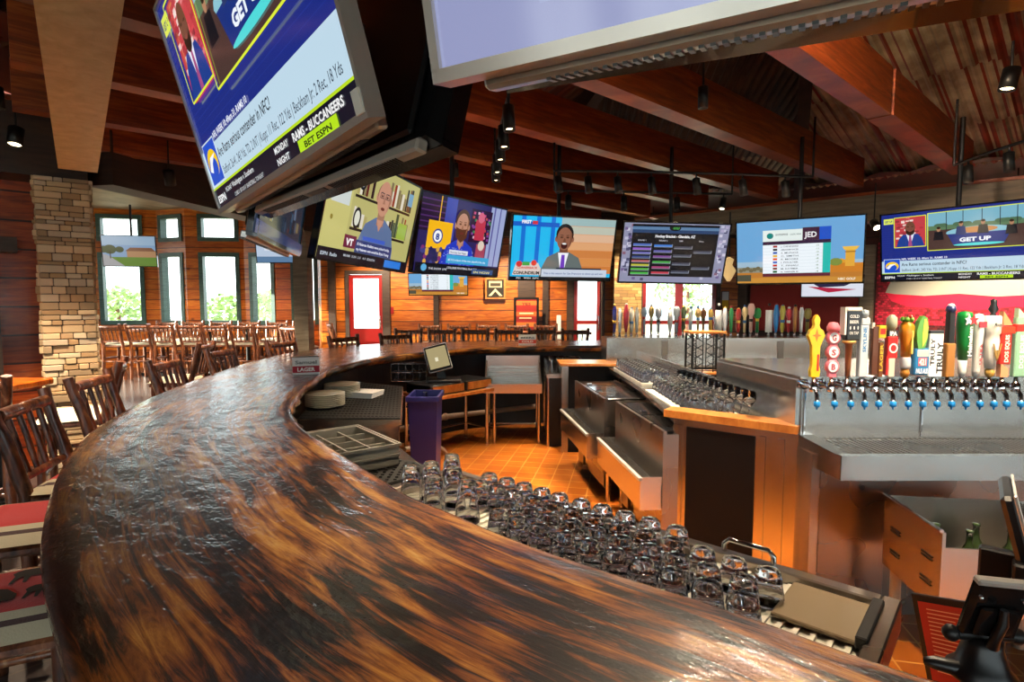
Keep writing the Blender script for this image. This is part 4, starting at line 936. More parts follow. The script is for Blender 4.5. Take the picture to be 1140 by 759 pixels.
m.obj('drain_grate', M['bounce_liner'], t)
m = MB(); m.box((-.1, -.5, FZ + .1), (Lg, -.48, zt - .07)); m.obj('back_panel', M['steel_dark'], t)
for sx in (-.08, Lg - .05):
    for sy in (-.03, -.46): m = MB(); m.tube([(sx, sy, FZ), (sx, sy, zt - .06)], .018); m.obj('leg', M['steel'], t)
# towel handle
m = MB(); m.tube([(1.10, .012, zt - .01), (1.10, .012, zt + .035), (1.115, .012, zt + .05), (1.225, .012, zt + .05), (1.24, .012, zt + .035), (1.24, .012, zt - .01)], .008, 8); m.obj('handle', M['chrome'], t)
t = thing('ice_scoop_tray', 'small tan tray at the right end of the near drainboard', 'tray', mat=TU @ Matrix.Translation((1.395, -.13, zt - .008)))
m = MB(); m.box((-.09, -.1, 0), (.1, .1, .012), .003); m.obj('tray_base', simple('tan_board', '86745a', .35), t); m = MB(); m.box((.09, -.11, 0), (.115, .11, .03), .003); m.obj('tray_edge', M['rubber'], t)
def tumbler(h, r0, r1, facets=False, n=24):
    m = MB(); t = .003     # upside down: mouth (r1) at z=0
    prof = [(r1, 0), (r1 - .0005, .012), (r0 + (r1 - r0) * .35, h * .6), (r0, h - .008), (r0 - .006, h), (1e-4, h - .002), (1e-4, h - .028), (r0 - .012, h - .026), (r0 + (r1 - r0) * .35 - t, h * .6), (r1 - t, .01), (r1 - t, 0), (r1, 0)]
    m.lathe([p for p in prof], n)
    for v in m.v:                      # shallow flutes round the wall
        if .012 < v.z < h - .012: f = 1 + .035 * math.cos(n / 2 * math.atan2(v.y, v.x)); v.x *= f; v.y *= f
    return m
rocks = tumbler(.088, .031, .041).obj('rocks_glass', M['glass']); pint = tumbler(.148, .030, .044).obj('pint_glass', M['glass'])
def put(proto, loc, label, cat, group, used=set(), rz=0, flip=None):
    if proto.name not in used: used.add(proto.name); o = proto
    else: o = proto.copy(); COL.objects.link(o)
    o.location = loc; o.rotation_euler = (0, 0, rz) if flip is None else flip; return tag(o, label, cat, group)
rr = random.Random(21); zg = zt - .011
PT = [W(px, py, zg + .148) for px, py in [((437 + 478) / 2, 519), (503, 506), (480, 514), (505, 520), (483, 530), (520, 534)]]
for i in range(16):
    for j in range(4):
        s = .20 + i * .087 + (j % 2) * .03; w = .07 + j * .087
        if s > 1.02 and j == 0: continue
        if s > 1.32 or min((U(s, w) - Vector((q.x, q.y, 0))).length for q in PT) < .092: continue
        p = U(s + rr.uniform(-.004, .004), w + rr.uniform(-.004, .004), zg); put(rocks, p, 'clear rocks glass upside down among the close rows on the near drainboard', 'glass', 'rocks glasses on the near drainboard', rz=rr.random())
for k, (s, w) in enumerate([(-.02, .05), (-.03, .145), (-.03, .24), (.065, .06), (.065, .155)]): pass
pts_ = [((437 + 478) / 2, 519), (503, 506), (480, 514), (505, 520), (483, 530), (520, 534)]
for k, (px, py) in enumerate(pts_):
    p = W(px, py, zg + .148); put(pint, (p.x, p.y, zg), 'tall pint glass upside down in the cluster at the left end of the near drainboard', 'glass', 'pint glasses on the near drainboard', rz=rr.random())
# left counter with rubber mat, dish rack, plates
def poly_counter(name, label, cat, pts, z, mat, th=.04, legs=True, leg_h=None):
    t = thing(name, label, cat); m = MB(); m.prism(pts, z - th, z); m.obj('counter_top', mat, t)
    if legs:
        c = Vector((sum(p[0] for p in pts) / len(pts), sum(p[1] for p in pts) / len(pts)))
        for p in pts: q = Vector(p).lerp(c, .1); m = MB(); m.tube([(q.x, q.y, FZ), (q.x, q.y, z - th)], .017); m.obj('leg', M['steel'], t)
    return t
t = poly_counter('work_counter', 'low steel counter under the bar edge carrying the grey glass rack', 'counter', [(-.67, 2.08), (-.32, 2.47), (-.46, 2.66), (-.80, 3.3), (-1.1, 3.38), (-1.2, 3.0), (-.95, 2.5)], .84, M['steel'])
m = MB(); MT = [(-.69, 2.14), (-.37, 2.47), (-.46, 2.62), (-.66, 2.72), (-.90, 2.48)]; m.prism(MT, .841, .852); o = m.obj('rubber_mat', M['rubber'])
tag(o, 'black rubber bar mat in front of the grey glass rack', 'bar mat')
dots = MB()
for i in range(16):
    for j in range(16):
        p = Vector((-.86 + i * .035, 2.1 + j * .035)); 
        if inside((p.x, p.y), MT) and inside((p.x + .02, p.y + .02), MT): dots.box((p.x, p.y, .852), (p.x + .014, p.y + .014, .857))
if dots.v: dots.obj('mat_nub', M['rubber'], o)
ux = Vector((.78, .62, 0)).normalized(); uy = Vector((-ux.y, ux.x, 0)); Lx, Ly = .44, .48; c2 = W(444, 497, .945); rc = c2 - ux * Lx / 2 + uy * Ly / 2; a, b = Lx / 2, Ly / 2
t = thing('glass_rack', 'grey plastic compartment glass rack on the low counter inside the bar', 'rack', mat=Matrix(((ux.x, uy.x, 0, rc.x), (ux.y, uy.y, 0, rc.y), (0, 0, 1, .859), (0, 0, 0, 1))))
m = MB()
for (x0, y0, x1, y1) in ((-a, -b, a, -b + .012), (-a, b - .012, a, b), (-a, -b + .012, -a + .012, b - .012), (a - .012, -b + .012, a, b - .012)): m.box((x0, y0, 0), (x1, y1, .10)); 
m.box((-a - .01, -b - .01, .092), (a + .01, -b, .104)); m.box((-a - .01, b, .092), (a + .01, b + .01, .104)); m.box((-a - .01, -b, .092), (-a, b, .104)); m.box((a, -b, .092), (a + .01, b, .104)); m.box((-a, -b - .008, .045), (a, -b, .055)); m.box((a, -b, .045), (a + .008, b, .055))
m.box((-a, -b, 0), (a, b, .008)); m.obj('crate', M['grey_plastic'], t)
m = MB()
for i in range(1, 4): m.box((-a + Lx * i / 4 - .004, -b + .012, .008), (-a + Lx * i / 4 + .004, b - .012, .085))
for i in range(1, 4): m.box((-a + .012, -b + Ly * i / 4 - .004, .008), (a - .012, -b + Ly * i / 4 + .004, .084))
m.obj('divider', M['grey_plastic'], t)
# plates counter
pc = [W(330, 466, .9), W(447, 466, .9), W(449, 430, .9), W(372, 422, .9)]
t = thing('prep_counter', 'steel prep counter with a perforated rubber top inside the bar, carrying the plates', 'counter')
pts = [(p.x, p.y) for p in pc]; m = MB(); m.prism(pts, .86, .893); m.obj('counter_top', M['steel'], t)
m = MB(); m.prism([tuple(Vector(p).lerp(Vector((pc[0] + pc[1] + pc[2] + pc[3])[:2]) / 4, .02)) for p in pts], .893, .9); m.obj('rubber_top', M['rubber'], t)
m = MB(); x0, x1 = pc[0].x + .02, pc[1].x - .02; y = pc[0].y + .02
m.box((x0, y, .62), (x1, y + .02, .86)); m.obj('apron', M['steel'], t)
for (x, yy) in ((x1 - .02, y + .03), (x0 + .02, y + .03), (x1 - .03, pc[2].y - .05)): m = MB(); m.tube([(x, yy, FZ), (x, yy, .62 if yy < y + .1 else .86)], .02); m.obj('leg', M['steel'], t)
m = MB()
a, b, c, d = [Vector(p) for p in pts]
for i in range(1, 26):
    s = i / 26; p = a.lerp(b, s); q = d.lerp(c, s); m.bar((p.x, p.y + .02, .9015), (q.x, q.y - .02, .9015), .008, .003)
for i in range(1, 20):
    s = i / 20; p = a.lerp(d, s); q = b.lerp(c, s); m.bar((p.x + .01, p.y, .9016), (q.x - .01, q.y, .9016), .008, .003)
m.obj('mat_grid', M['rubber'], t)
def plate(r=.1):
    m = MB(); m.lathe([(.001, .004), (r * .55, .004), (r * .62, .0), (r * .68, .004), (r, .016), (r, .019), (r * .7, .009), (.001, .008)], 28); return m.obj('plate', M['white_ceramic'])
pl = plate(.132)
p1 = W(352, 461, .9); p2 = W(366, 447, .9)
pos1 = W(354, 453, .9); pos2 = W(367, 445, .9)
for k in range(8): put(pl, (pos1.x + .05, pos1.y, .903 + k * .011), 'cream plate in the front stack on the prep counter, %s from its bottom' % od[k], 'plate', 'plates in the front stack')
for k in range(8): put(pl, (pos2.x + .05, pos2.y + .14, .903 + k * .011), 'cream plate in the rear stack on the prep counter, %s from its bottom' % od[k], 'plate', 'plates in the rear stack')
c = W(404, 441, .9); t = thing('menu_stack', 'stack of white square menus beside the plates on the prep counter', 'menus', (c.x, c.y, .903), math.radians(-12))
for k in range(5): m = MB(); m.box((-.12 + k * .002, -.1, k * .008), (.12 + k * .002, .1, k * .008 + .007)); m.obj('menu', M['paper'], t)
# blue bin
c = W(459, 440, .86); t = thing('waste_bin', 'tall blue plastic bin between the prep counter and the register table', 'bin', (c.x + .1, c.y + .05, FZ))
m = MB(); a, b, hb = .115, .17, .78
def taper(m, a0, b0, z0, a1, b1, z1): m.add([(-a0, -b0, z0), (a0, -b0, z0), (a0, b0, z0), (-a0, b0, z0), (-a1, -b1, z1), (a1, -b1, z1), (a1, b1, z1), (-a1, b1, z1)], [(0, 1, 5, 4), (1, 2, 6, 5), (2, 3, 7, 6), (3, 0, 4, 7)])
taper(m, a * .8, b * .8, 0, a, b, hb); m.add([(-a * .8, -b * .8, 0), (a * .8, -b * .8, 0), (a * .8, b * .8, 0), (-a * .8, b * .8, 0)], [(0, 3, 2, 1)]); taper(m, a - .006, b - .006, hb, a * .8 - .006, b * .8 - .006, .01)
m.obj('body', M['blue_bin'], t); m = MB()
for (x0, y0, x1, y1) in ((-a - .015, -b - .015, a + .015, -b + .005), (-a - .015, b - .005, a + .015, b + .015), (-a - .015, -b + .005, -a + .005, b - .005), (a - .005, -b + .005, a + .015, b - .005)): m.box((x0, y0, hb - .03), (x1, y1, hb + .01), .003)
m.obj('rim', M['blue_bin'], t)
# register table
ta = W(484, 442, .7); tb = W(551, 431, .7); fd = (tb - ta); Lt = fd.length; fd.normalize(); bd = Vector((-fd.y, fd.x, 0))
TT = Matrix(((fd.x, bd.x, 0, ta.x), (fd.y, bd.y, 0, ta.y), (0, 0, 1, 0), (0, 0, 0, 1)))
t = thing('register_table', 'narrow steel-legged table carrying the cash register inside the bar', 'table', mat=TT)
m = MB(); m.box((-.03, -.02, .665), (Lt + .03, .5, .7), .004); m.obj('tabletop', M['capwood'], t)
for x in (0, Lt):
    for y in (.01, .46): m = MB(); m.tube([(x, y, FZ), (x, y, .665)], .02); m.obj('leg', M['steel'], t)
m = MB(); m.tube([(0, .46, .25), (Lt, .46, .25)], .013); m.tube([(0, .01, .25 + .3), (0, .46, .25 + .3)], .012); m.tube([(Lt, .01, .25), (Lt, .46, .25)], .013); m.obj('brace', M['steel'], t)
for k, (x0, x1, lab) in enumerate(((-.02, .43, 'black cash drawer under the register screen'), (.45, .82, 'black cash drawer right of the register screen'))):
    d = thing('cash_drawer', lab, 'cash drawer', mat=TT @ Matrix.Translation((x0, .04, .701)))
    m = MB(); m.box((0, 0, 0), (x1 - x0, .38, .10), .006); m.obj('case', M['black'], d); m = MB(); m.box((.02, -.012, .012), (x1 - x0 - .02, 0, .088)); m.obj('drawer_front', M['capwood'], d)
ct = W(487, 412, .86)
t = thing('register', 'cash register with a tilted tan touchscreen on the register table', 'register', (-.72, 5.62, .802), math.radians(8))
m = MB(); m.box((-.14, -.1, 0), (.2, .15, .035), .01); m.obj('base', M['black'], t)
m = MB(); m.T = Matrix.Rotation(math.radians(-14), 4, 'X') @ Matrix.Rotation(math.radians(-16), 4, 'Y'); m.box((-.02, -.02, 0), (.06, .02, .2)); m.obj('stand', M['black'], t)
m = MB(); TS = Matrix.Translation((0, 0, .07)) @ Matrix.Rotation(math.radians(14), 4, 'Y') @ Matrix.Rotation(math.radians(-18), 4, 'X') @ Matrix.Rotation(math.radians(-30), 4, 'Y') @ Matrix.Identity(4)
TS = Matrix.Translation((.0, -.06, .12)) @ Matrix.Rotation(math.radians(-18), 4, 'X') @ Matrix.Rotation(math.radians(-14), 4, 'Y')
m.T = TS; m.box((-.12, -.012, 0), (.12, .02, .27), .006); m.obj('display_frame', M['white'], t)
m = MB(); m.T = TS; m.box((-.113, -.016, .007), (.113, -.012, .263)); m.obj('display_bezel', M['black'], t)
m = MB(); m.T = TS; m.col('a89a70'); m.box((-.1, -.018, .03), (.1, -.0165, .245)); m.col('e8e0c0'); m.add([(-.03, -.0184, .1), (.0, -.0184, .1), (.0, -.0184, .14), (-.03, -.0184, .14)], [(0, 1, 2, 3)]); m.obj('touchscreen', M['screen'], t)
# wire basket rack behind register
t = thing('wire_basket', 'black wire basket with cables on the ledge behind the register', 'basket', tuple(W(443, 418, .9) + Vector((.05, .35, 0))))
m = MB()
for i in range(6): m.tube([(-.18 + i * .072, -.05, -.1), (-.18 + i * .072, -.05, .08)], .004, 5)
for z in (-.1, -.01, .08): m.tube([(-.18, -.05, z), (.18, -.05, z), (.18, .1, z), (-.18, .1, z), (-.18, -.05, z)], .004, 5)
m.obj('wire_frame', M['chrome'], t); m = MB()
for i in range(4): m.tube([(-.15 + i * .09, .0, -.08), (-.12 + i * .08, .03, .02), (-.08 + i * .08, .0, -.05), (-.04 + i * .07, .04, .03)], .007, 6)
m.obj('cable', M['black'], t)
# drain pipes
m = MB(); m.tube([(-1.25, 5.5, .30), (-.75, 6.2, .32), (.3, 6.62, .36)], .03, 12); m.tube([(-1.0, 5.1, .24), (-.75, 5.4, .2), (-.68, 5.45, .14), (-.66, 5.48, .09)], .024, 12)
for p in ((-.75, 6.2, .32), (-1.0, 5.85, .31)): m.ball(p, .042, 12)
o = m.obj('drain_pipe', M['pipe']); tag(o, 'pale plastic drain pipes running along the inside wall of the bar', 'pipe')
# dump sink
sa = W(556, 440, .72); t = thing('dump_sink', 'steel ribbed drain sink standing against the inside of the far bar', 'sink', (.02, 6.15, FZ), 0)
m = MB(); zz = .66
m.box((-.32, -.28, zz - .1), (.3, -.26, zz)); m.box((-.32, .27, zz - .1), (.3, .29, zz + .25))
for x in (-.32, .28): m.add([(x, -.26, zz - .1), (x, .27, zz - .1), (x, .27, zz + .2), (x, -.26, zz), (x + .02, -.26, zz - .1), (x + .02, .27, zz - .1), (x + .02, .27, zz + .2), (x + .02, -.26, zz)], [(0, 3, 2, 1), (4, 5, 6, 7), (3, 7, 6, 2), (0, 1, 5, 4)])
m.add([(-.30, -.26, zz - .08), (.28, -.26, zz - .08), (.28, .27, zz + .1), (-.30, .27, zz + .1)], [(0, 1, 2, 3)]); m.obj('basin', M['steel'], t)
m = MB()
for i in range(6): m.box((-.29, -.24 + i * .088, zz - .07 + i * .03), (.27, -.2 + i * .088, zz - .035 + i * .03))
m.obj('rib', M['steel'], t)
for x in (-.29, .27):
    for y in (-.25, .25): m = MB(); m.tube([(x, y, 0), (x, y, zz - .1)], .02); m.obj('leg', M['steel'], t)
m = MB(); m.tube([(-.29, -.25, .12), (-.29, .25, .12)], .014); m.tube([(-.29, .25, .12), (.27, .25, .12)], .014); m.tube([(.27, .25, .12), (.27, -.25, .12)], .014); m.obj('brace', M['steel'], t)
# steel shelf with standing glasses, right of it
t = poly_counter('glass_shelf', 'steel stand topped with a block of clear glasses near the far end of the island', 'stand', [(.36, 5.75), (.78, 5.75), (.78, 6.45), (.36, 6.45)], .86, M['steel'])
m = MB(); m.box((.39, 5.78, FZ), (.75, 6.4, .82)); m.obj('cabinet', M['teal_wall'], t)
hb_ = MB(); hb_.lathe([(.026, 0), (.034, .01), (.037, .13), (.035, .13), (.024, .012), (1e-4, .012)], 14); highball = hb_.obj('highball_glass', M['glass'])
for i in range(5):
    for j in range(7): put(highball, (.40 + i * .082, 5.8 + j * .088, .861), 'clear highball glass in the block on the far steel stand', 'glass', 'highball glasses on the far stand')
# ================================================================= ISLAND
ZC = .96
isl = thing('bar_island', 'stainless service island in the middle of the bar with black end panel', 'island')
P0, P1 = Vector((.92, 3.12)), Vector((1.42, 2.72))
e1 = (P1 - P0).normalized(); n1 = Vector((e1.y, -e1.x))         # toward the viewer
n1 = n1 if n1.y < 0 else -n1
m = MB(); m.prism([(P0.x, P0.y), (P1.x, P1.y), (1.36, 3.6), (1.3, 5.9), (.95, 5.9), (.98, 4.2)], ZC - .03, ZC); m.obj('worktop', M['steel'], isl)
def slab(m, a, b, z0, z1, th, off=0.):
    a, b = Vector(a), Vector(b); d = (b - a).normalized(); n_ = Vector((d.y, -d.x)); n_ = n_ if n_.y < 0 else -n_
    q = [a + n_ * off, b + n_ * off, b + n_ * (off - th), a + n_ * (off - th)]; m.prism([(p.x, p.y) for p in q], z0, z1)
m = MB(); slab(m, P0, P1, FZ, ZC - .03, .03); m.obj('end_panel', M['steel'], isl)
m = MB(); slab(m, P0 + e1 * .075, P0 + e1 * .44, FZ, ZC - .04, .006, .006); m.obj('black_panel', M['blackpanel'], isl)
for s_, w_ in ((0, .05), (.46, .03), (.55, .03)): m = MB(); slab(m, P0 + e1 * s_, P0 + e1 * (s_ + w_), FZ, ZC - .035, .012, .012); m.obj('edge_strip', M['steel'], isl)
m = MB(); q = [P0 - e1 * .05 + n1 * .03, P1 + n1 * .03 + e1 * .0, P1 - n1 * .12, P0 - e1 * .05 - n1 * .10]; m.prism([(p.x, p.y) for p in q], ZC + .005, ZC + .045); m.obj('wood_cap', M['capwood'], isl)
# high box (splash wall) and tap tower body
ZT = 1.25
m = MB(); m.prism([(1.42, 2.72), (3.9, 2.72), (3.9, 3.6), (1.34, 3.6)], ZT - .02, ZT); tw = m.obj('tower_top', M['steel'], isl)
m = MB(); m.prism([(1.405, 2.73), (1.43, 2.73), (1.36, 3.6), (1.33, 3.6)], ZC, ZT - .02); m.obj('splash_wall', M['steel'], isl)
m = MB(); m.box((1.43, 2.72, .9), (3.9, 2.75, ZT - .02)); m.obj('tower_face', M['steel'], isl)
for x in (1.44, 2.02, 2.62): m = MB(); m.box((x, 2.712, .95), (x + .006, 2.72, ZT - .02)); m.obj('seam', M['chrome'], isl)
m = MB(); m.box((1.36, 3.57, .7), (3.9, 3.6, ZT - .02)); m.obj('tower_back', M['steel'], isl)
m = MB(); m.prism([(1.33, 3.62), (1.345, 3.62), (1.275, 5.6), (1.26, 5.6)], ZC, 1.12); m.obj('low_splash', M['steel'], isl)
# drip tray
m = MB(); m.box((1.5, 2.44, .915), (3.9, 2.72, .935)); m.obj('drip_tray', M['steel'], isl)
m = MB()
for i in range(96): m.box((1.52 + i * .025, 2.46, .935), (1.532 + i * .025, 2.70, .94))
m.obj('drip_grate', M['steel_dark'], isl)
m = MB(); m.box((1.44, 2.39, .835), (3.9, 2.43, .945)); m.obj('front_lip', M['steel'], isl)
m = MB(); m.add([(1.42, 2.72, .96), (1.5, 2.72, .96), (1.5, 2.40, .94), (1.44, 2.40, .94), (1.42, 2.72, .835), (1.5, 2.72, .835), (1.5, 2.40, .835), (1.44, 2.40, .835)], [(0, 3, 2, 1), (4, 5, 6, 7), (2, 3, 7, 6), (0, 4, 7, 3), (1, 2, 6, 5), (0, 1, 5, 4)]); m.obj('left_guard', M['steel'], isl)
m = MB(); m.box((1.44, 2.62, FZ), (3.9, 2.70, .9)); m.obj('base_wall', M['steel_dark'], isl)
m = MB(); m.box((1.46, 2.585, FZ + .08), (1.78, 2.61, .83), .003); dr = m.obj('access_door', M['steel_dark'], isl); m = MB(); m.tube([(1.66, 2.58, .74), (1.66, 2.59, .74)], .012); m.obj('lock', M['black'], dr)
m = MB(); m.box((1.415, 2.58, FZ), (1.455, 2.72, .9)); m.obj('corner_post', M['steel'], isl)
# far tower
m = MB(); m.box((.98, 5.75, .96), (3.5, 6.1, 1.24), .004); m.obj('far_tower', M['steel'], isl)
for x in (1.55, 2.15, 2.75): m = MB(); m.box((x, 5.735, 1.0), (x + .06, 5.75, 1.21)); m.obj('seam', M['steel_dark'], isl)
m = MB(); m.box((1.32, 5.2, 1.0), (3.5, 5.75, 1.02)); m.obj('far_ledge', M['steel'], isl)
m = MB(); m.box((3.5, 4.3, .9), (3.9, 5.9, 1.24), .004); m.obj('side_tower', M['steel'], isl)
m = MB(); m.box((.52, 5.55, FZ), (1.05, 5.6, .97)); m.obj('far_end_panel', M['blackpanel'], isl)
m = MB(); m.box((.50, 5.54, FZ), (.565, 5.56 + .1, .97)); m.obj('far_end_strip', M['steel'], isl); m = MB(); m.box((.48, 5.5, .972), (1.12, 5.9, 1.0), .004); m.obj('far_cap', M['capwood'], isl)
m = MB(); m.prism([(1.0, 3.9), (1.3, 3.0), (3.8, 2.9), (3.8, 5.7), (1.1, 5.7)], FZ, .9); m.obj('core', M['steel_dark'], isl)
# ice bins with speed rails
def bin_unit(label, fa, fb, raila, railb, wd, lids):
    fa, fb = Vector(fa), Vector(fb); d = (fb - fa).normalized(); n_ = Vector((-d.y, d.x)); n_ = n_ if n_.x > 0 else -n_; L_ = (fb - fa).length
    T = Matrix(((-d.x, n_.x, 0, fb.x), (-d.y, n_.y, 0, fb.y), (0, 0, 1, 0), (0, 0, 0, 1)))    # local x: away from viewer, y: to the right
    t = thing('ice_bin', label, 'ice bin', mat=T)
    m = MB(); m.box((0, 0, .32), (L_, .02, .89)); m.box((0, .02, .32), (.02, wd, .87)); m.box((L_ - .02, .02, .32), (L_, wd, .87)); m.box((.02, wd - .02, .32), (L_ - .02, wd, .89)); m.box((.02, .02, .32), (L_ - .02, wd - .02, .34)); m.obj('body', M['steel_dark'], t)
    for k in range(lids):
        x0 = .02 + (L_ - .04) * k / lids; x1 = .02 + (L_ - .04) * (k + 1) / lids - .02
        m = MB(); m.box((x0, .03, .872), (x1, wd - .03, .888), .004); ld = m.obj('lid', M['black_gloss'], t)
        m = MB(); m.box((x0 + .05, .05, .888), (x0 + .08, .09, .9)); m.obj('lid_grip', M['chrome'], ld)
    r0, r1, z0, z1 = -.13, -.004, .44, .62
    m = MB(); m.box((.0, r0, z0), (L_, r0 + .012, z1)); m.box((0, r0 + .012, z0), (L_, r1, z0 + .012)); m.box((0, r0 + .012, z0 + .012), (.012, r1, z1 + .01)); m.box((L_ - .012, r0 + .012, z0 + .012), (L_, r1, z1 + .01)); m.box((0, r1 - .006, z0 + .012), (L_, r1, z1 - .04)); sr = m.obj('speed_rail', M['steel'], t)
    m = MB(); m.box((0, r0 - .008, z1 - .012), (L_, r0 + .014, z1 + .008), .002); m.obj('rail_edge', M['silver'], sr)
    m = MB(); m.box((.1, .03, FZ + .1), (L_ * .62, .05, .32)); m.obj('vent_panel', M['steel'], t)
    m = MB(); m.box((.1 + L_ * .62, .02, FZ + .1), (L_ - .1, .04, .32)); vp = m.obj('vent_panel', M['steel_dark'], t)
    for x in (.04, L_ - .04):
        for y in (.05, wd - .05): m = MB(); m.tube([(x, y, FZ), (x, y, .32)], .02); m.obj('leg', M['steel'], t)
    return t
bin_unit('near black-lidded ice bin with speed rail on the left side of the island', (.755, 4.02), (.85, 3.08), None, None, .24, 2)
bin_unit('far black-lidded ice bin with speed rail on the left side of the island', (.58, 5.1), (.69, 4.12), None, None, .38, 3)
# glasses on the island worktop
rr = random.Random(31)
wineg = MB(); wineg.lathe([(.032, 0), (.03, .003), (.005, .008), (.004, .075), (.012, .085), (.036, .12), (.034, .165), (.0325, .165), (.034, .12), (.008, .089), (1e-4, .088)], 14); wine = wineg.obj('wine_glass', M['glass'])
stub = tumbler(.10, .026, .036, n=16).obj('tumbler', M['glass'])
def inside(p, poly):
    c = False; n_ = len(poly)
    for i in range(n_):
        a, b = poly[i], poly[(i + 1) % n_]
        if (a[1] > p[1]) != (b[1] > p[1]) and p[0] < (b[0] - a[0]) * (p[1] - a[1]) / (b[1] - a[1]) + a[0]: c = not c
    return c
# tray under far cluster, made pale to brighten the tumblers
t = thing('glass_tray', 'plastic tray made pale to brighten the far cluster of tumblers on the island', 'tray', (0, 0, 0)); m = MB(); m.prism([(1.01, 4.3), (1.26, 4.3), (1.24, 5.35), (.98, 5.35)], ZC + .001, ZC + .02); m.obj('tray_base', M['bounce_liner'], t)
m = MB(); m.prism([(1.0, 3.12), (1.33, 2.84), (1.29, 4.1), (.99, 4.1)], ZC + .001, ZC + .006); tag(m.obj('glass_mat', M['bounce_liner']), 'added pale mat brightening the glasses just behind the wood cap of the island', 'mat')  # pale mat added to bounce light up into these tumblers
for i in range(3):
    for j in range(12): put(stub, (1.045 + i * .082 - .002 * j, 4.36 + j * .082, ZC + .021), 'tumbler upside down in the far cluster on the island tray', 'glass', 'tumblers on the far island tray')
A_ = [(1.0, 3.30), (1.3, 3.05), (1.24, 4.1), (1.02, 4.1)]
tb2 = None
for i in range(5):
    for j in range(13):
        x, y = .99 + i * .084, 3.05 + j * .084 + (i % 2) * .03
        if inside((x, y), A_): put(stub, (x, y, ZC + .007), 'tumbler upside down in the crowd just behind the wood cap of the island', 'glass', 'tumblers behind the wood cap', rz=0)
for j in range(12):
    y = 2.98 + j * .085; x = 1.355 - (y - 2.72) * .085
    put(wine, (x - .05, y, ZC + .007), 'stemmed wine glass in the row along the steel splash wall', 'wine glass', 'wine glasses along the splash wall')
# wire shelf stand
t = thing('shelf_stand', 'small black metal stand with two wooden shelves on the island ledge', 'stand', (1.44, 4.3, 0))
sp = D(784, 400, 4.3); t.location = (sp.x, 4.3, 1.0)
for (x, y) in ((-.12, -.08), (.12, -.08), (-.12, .08), (.12, .08)): m = MB(); m.bar((x, y, .0), (x, y, .38), .014, .014, up=(0, 1, 0)); m.obj('leg', M['matte_black'], t)
for z in (.06, .372): m = MB(); m.box((-.135, -.095, z), (.135, .095, z + .018), .003); m.obj('shelf', M['capwood'], t)
for y in (-.08, .08):
    m = MB()
    for z in (.1, .17, .24, .31): m.bar((-.12, y, z), (-.04, y, z + .05), .005, .005); m.bar((-.04, y, z), (-.12, y, z + .05), .005, .005); m.bar((.12, y, z), (.04, y, z + .05), .005, .005); m.bar((.04, y, z), (.12, y, z + .05), .005, .005)
    m.bar((-.12, y, .09), (.12, y, .09), .006, .006); m.bar((-.04, y, .07), (-.04, y, .37), .006, .006, up=(0, 1, 0)); m.bar((.04, y, .07), (.04, y, .37), .006, .006, up=(0, 1, 0))
    m.obj('lattice', M['matte_black'], t)
m = MB(); m.box((sp.x - .2, 4.15, .9), (sp.x + .25, 4.45, .999)); m.obj('stand_plinth', M['steel'], isl)
# ================================================================= BEER TAPS
def vtext(m, s, cx, y, z0, z1, width, c, bold=.02, up=True):   # lettering running up the front
    vs, fs, w = glyphs(s, bold); L_ = z1 - z0; k = L_ / w; m.col(c)
    hmax = max(v[1] for v in vs); kk = width / hmax
    m.add([(cx + width / 2 - b * kk, y, z0 + a * k) for a, b in vs], fs, False)
def htext(m, s, cx, y, z, h, width, c, bold=.03):
    vs, fs, w = glyphs(s, bold); hmax = max(v[1] for v in vs); m.col(c); m.add([(cx - width / 2 + a * width / w, y, z + b * h / hmax) for a, b in vs], fs, False)
def pl_(m, pts, y0, y1, c):                                  # flat silhouette with thickness in XZ
    m.col(c); n_ = len(pts); m.add([(x, y0, z) for x, z in pts] + [(x, y1, z) for x, z in pts], [tuple(range(n_)), tuple(reversed(range(n_, 2 * n_)))] + [(i, n_ + i, n_ + (i + 1) % n_, (i + 1) % n_) for i in range(n_)])
def disc(m, x, z, r, y, c, n=16): m.col(c); m.add([(x + r * math.cos(2 * PI * i / n), y, z + r * math.sin(2 * PI * i / n)) for i in range(n)], [tuple(range(n))], False)
def h_yellow(m):
    pl_(m, [(-.022, 0), (.022, 0), (.026, .03), (.018, .06), (.022, .15), (.045, .2), (.035, .225), (.018, .235), (.012, .25), (.017, .275), (.01, .29), (0, .3), (-.01, .29), (-.017, .275), (-.012, .25), (-.018, .235), (-.035, .225), (-.045, .2), (-.022, .15), (-.018, .06), (-.026, .03)], -.012, .012, 'f0c414')
    pl_(m, [(0, .17), (.008, .195), (.026, .2), (.008, .207), (0, .235), (-.008, .207), (-.026, .2), (-.008, .195)], -.0135, -.0121, 'e07c1c'); m.col('c83020'); m.box((.006, -.0135, .03), (.016, -.0121, .11))
def h_circles(m):
    for z in (.05, .12, .19): m.col('e87a8a'); m.T = Matrix.Translation((0, 0, z)) @ Matrix.Rotation(PI / 2, 4, 'X'); m.lathe([(1e-4, -.012), (.034, -.012), (.034, .012), (1e-4, .012)], 20); m.T = None; disc(m, 0, z, .026, -.0125, 'f6f2f2')
    m.col('e87a8a'); m.box((-.02, -.01, 0), (.02, .01, .2)); m.lathe([(.03, .22), (.032, .24), (.02, .262), (1e-4, .265)], 16)
    for z, s in ((.19, 'G'), (.12, 'S'), (.05, 'B')): htext(m, s, 0, -.0135, z - .014, .028, .024, 'b04050', .04)
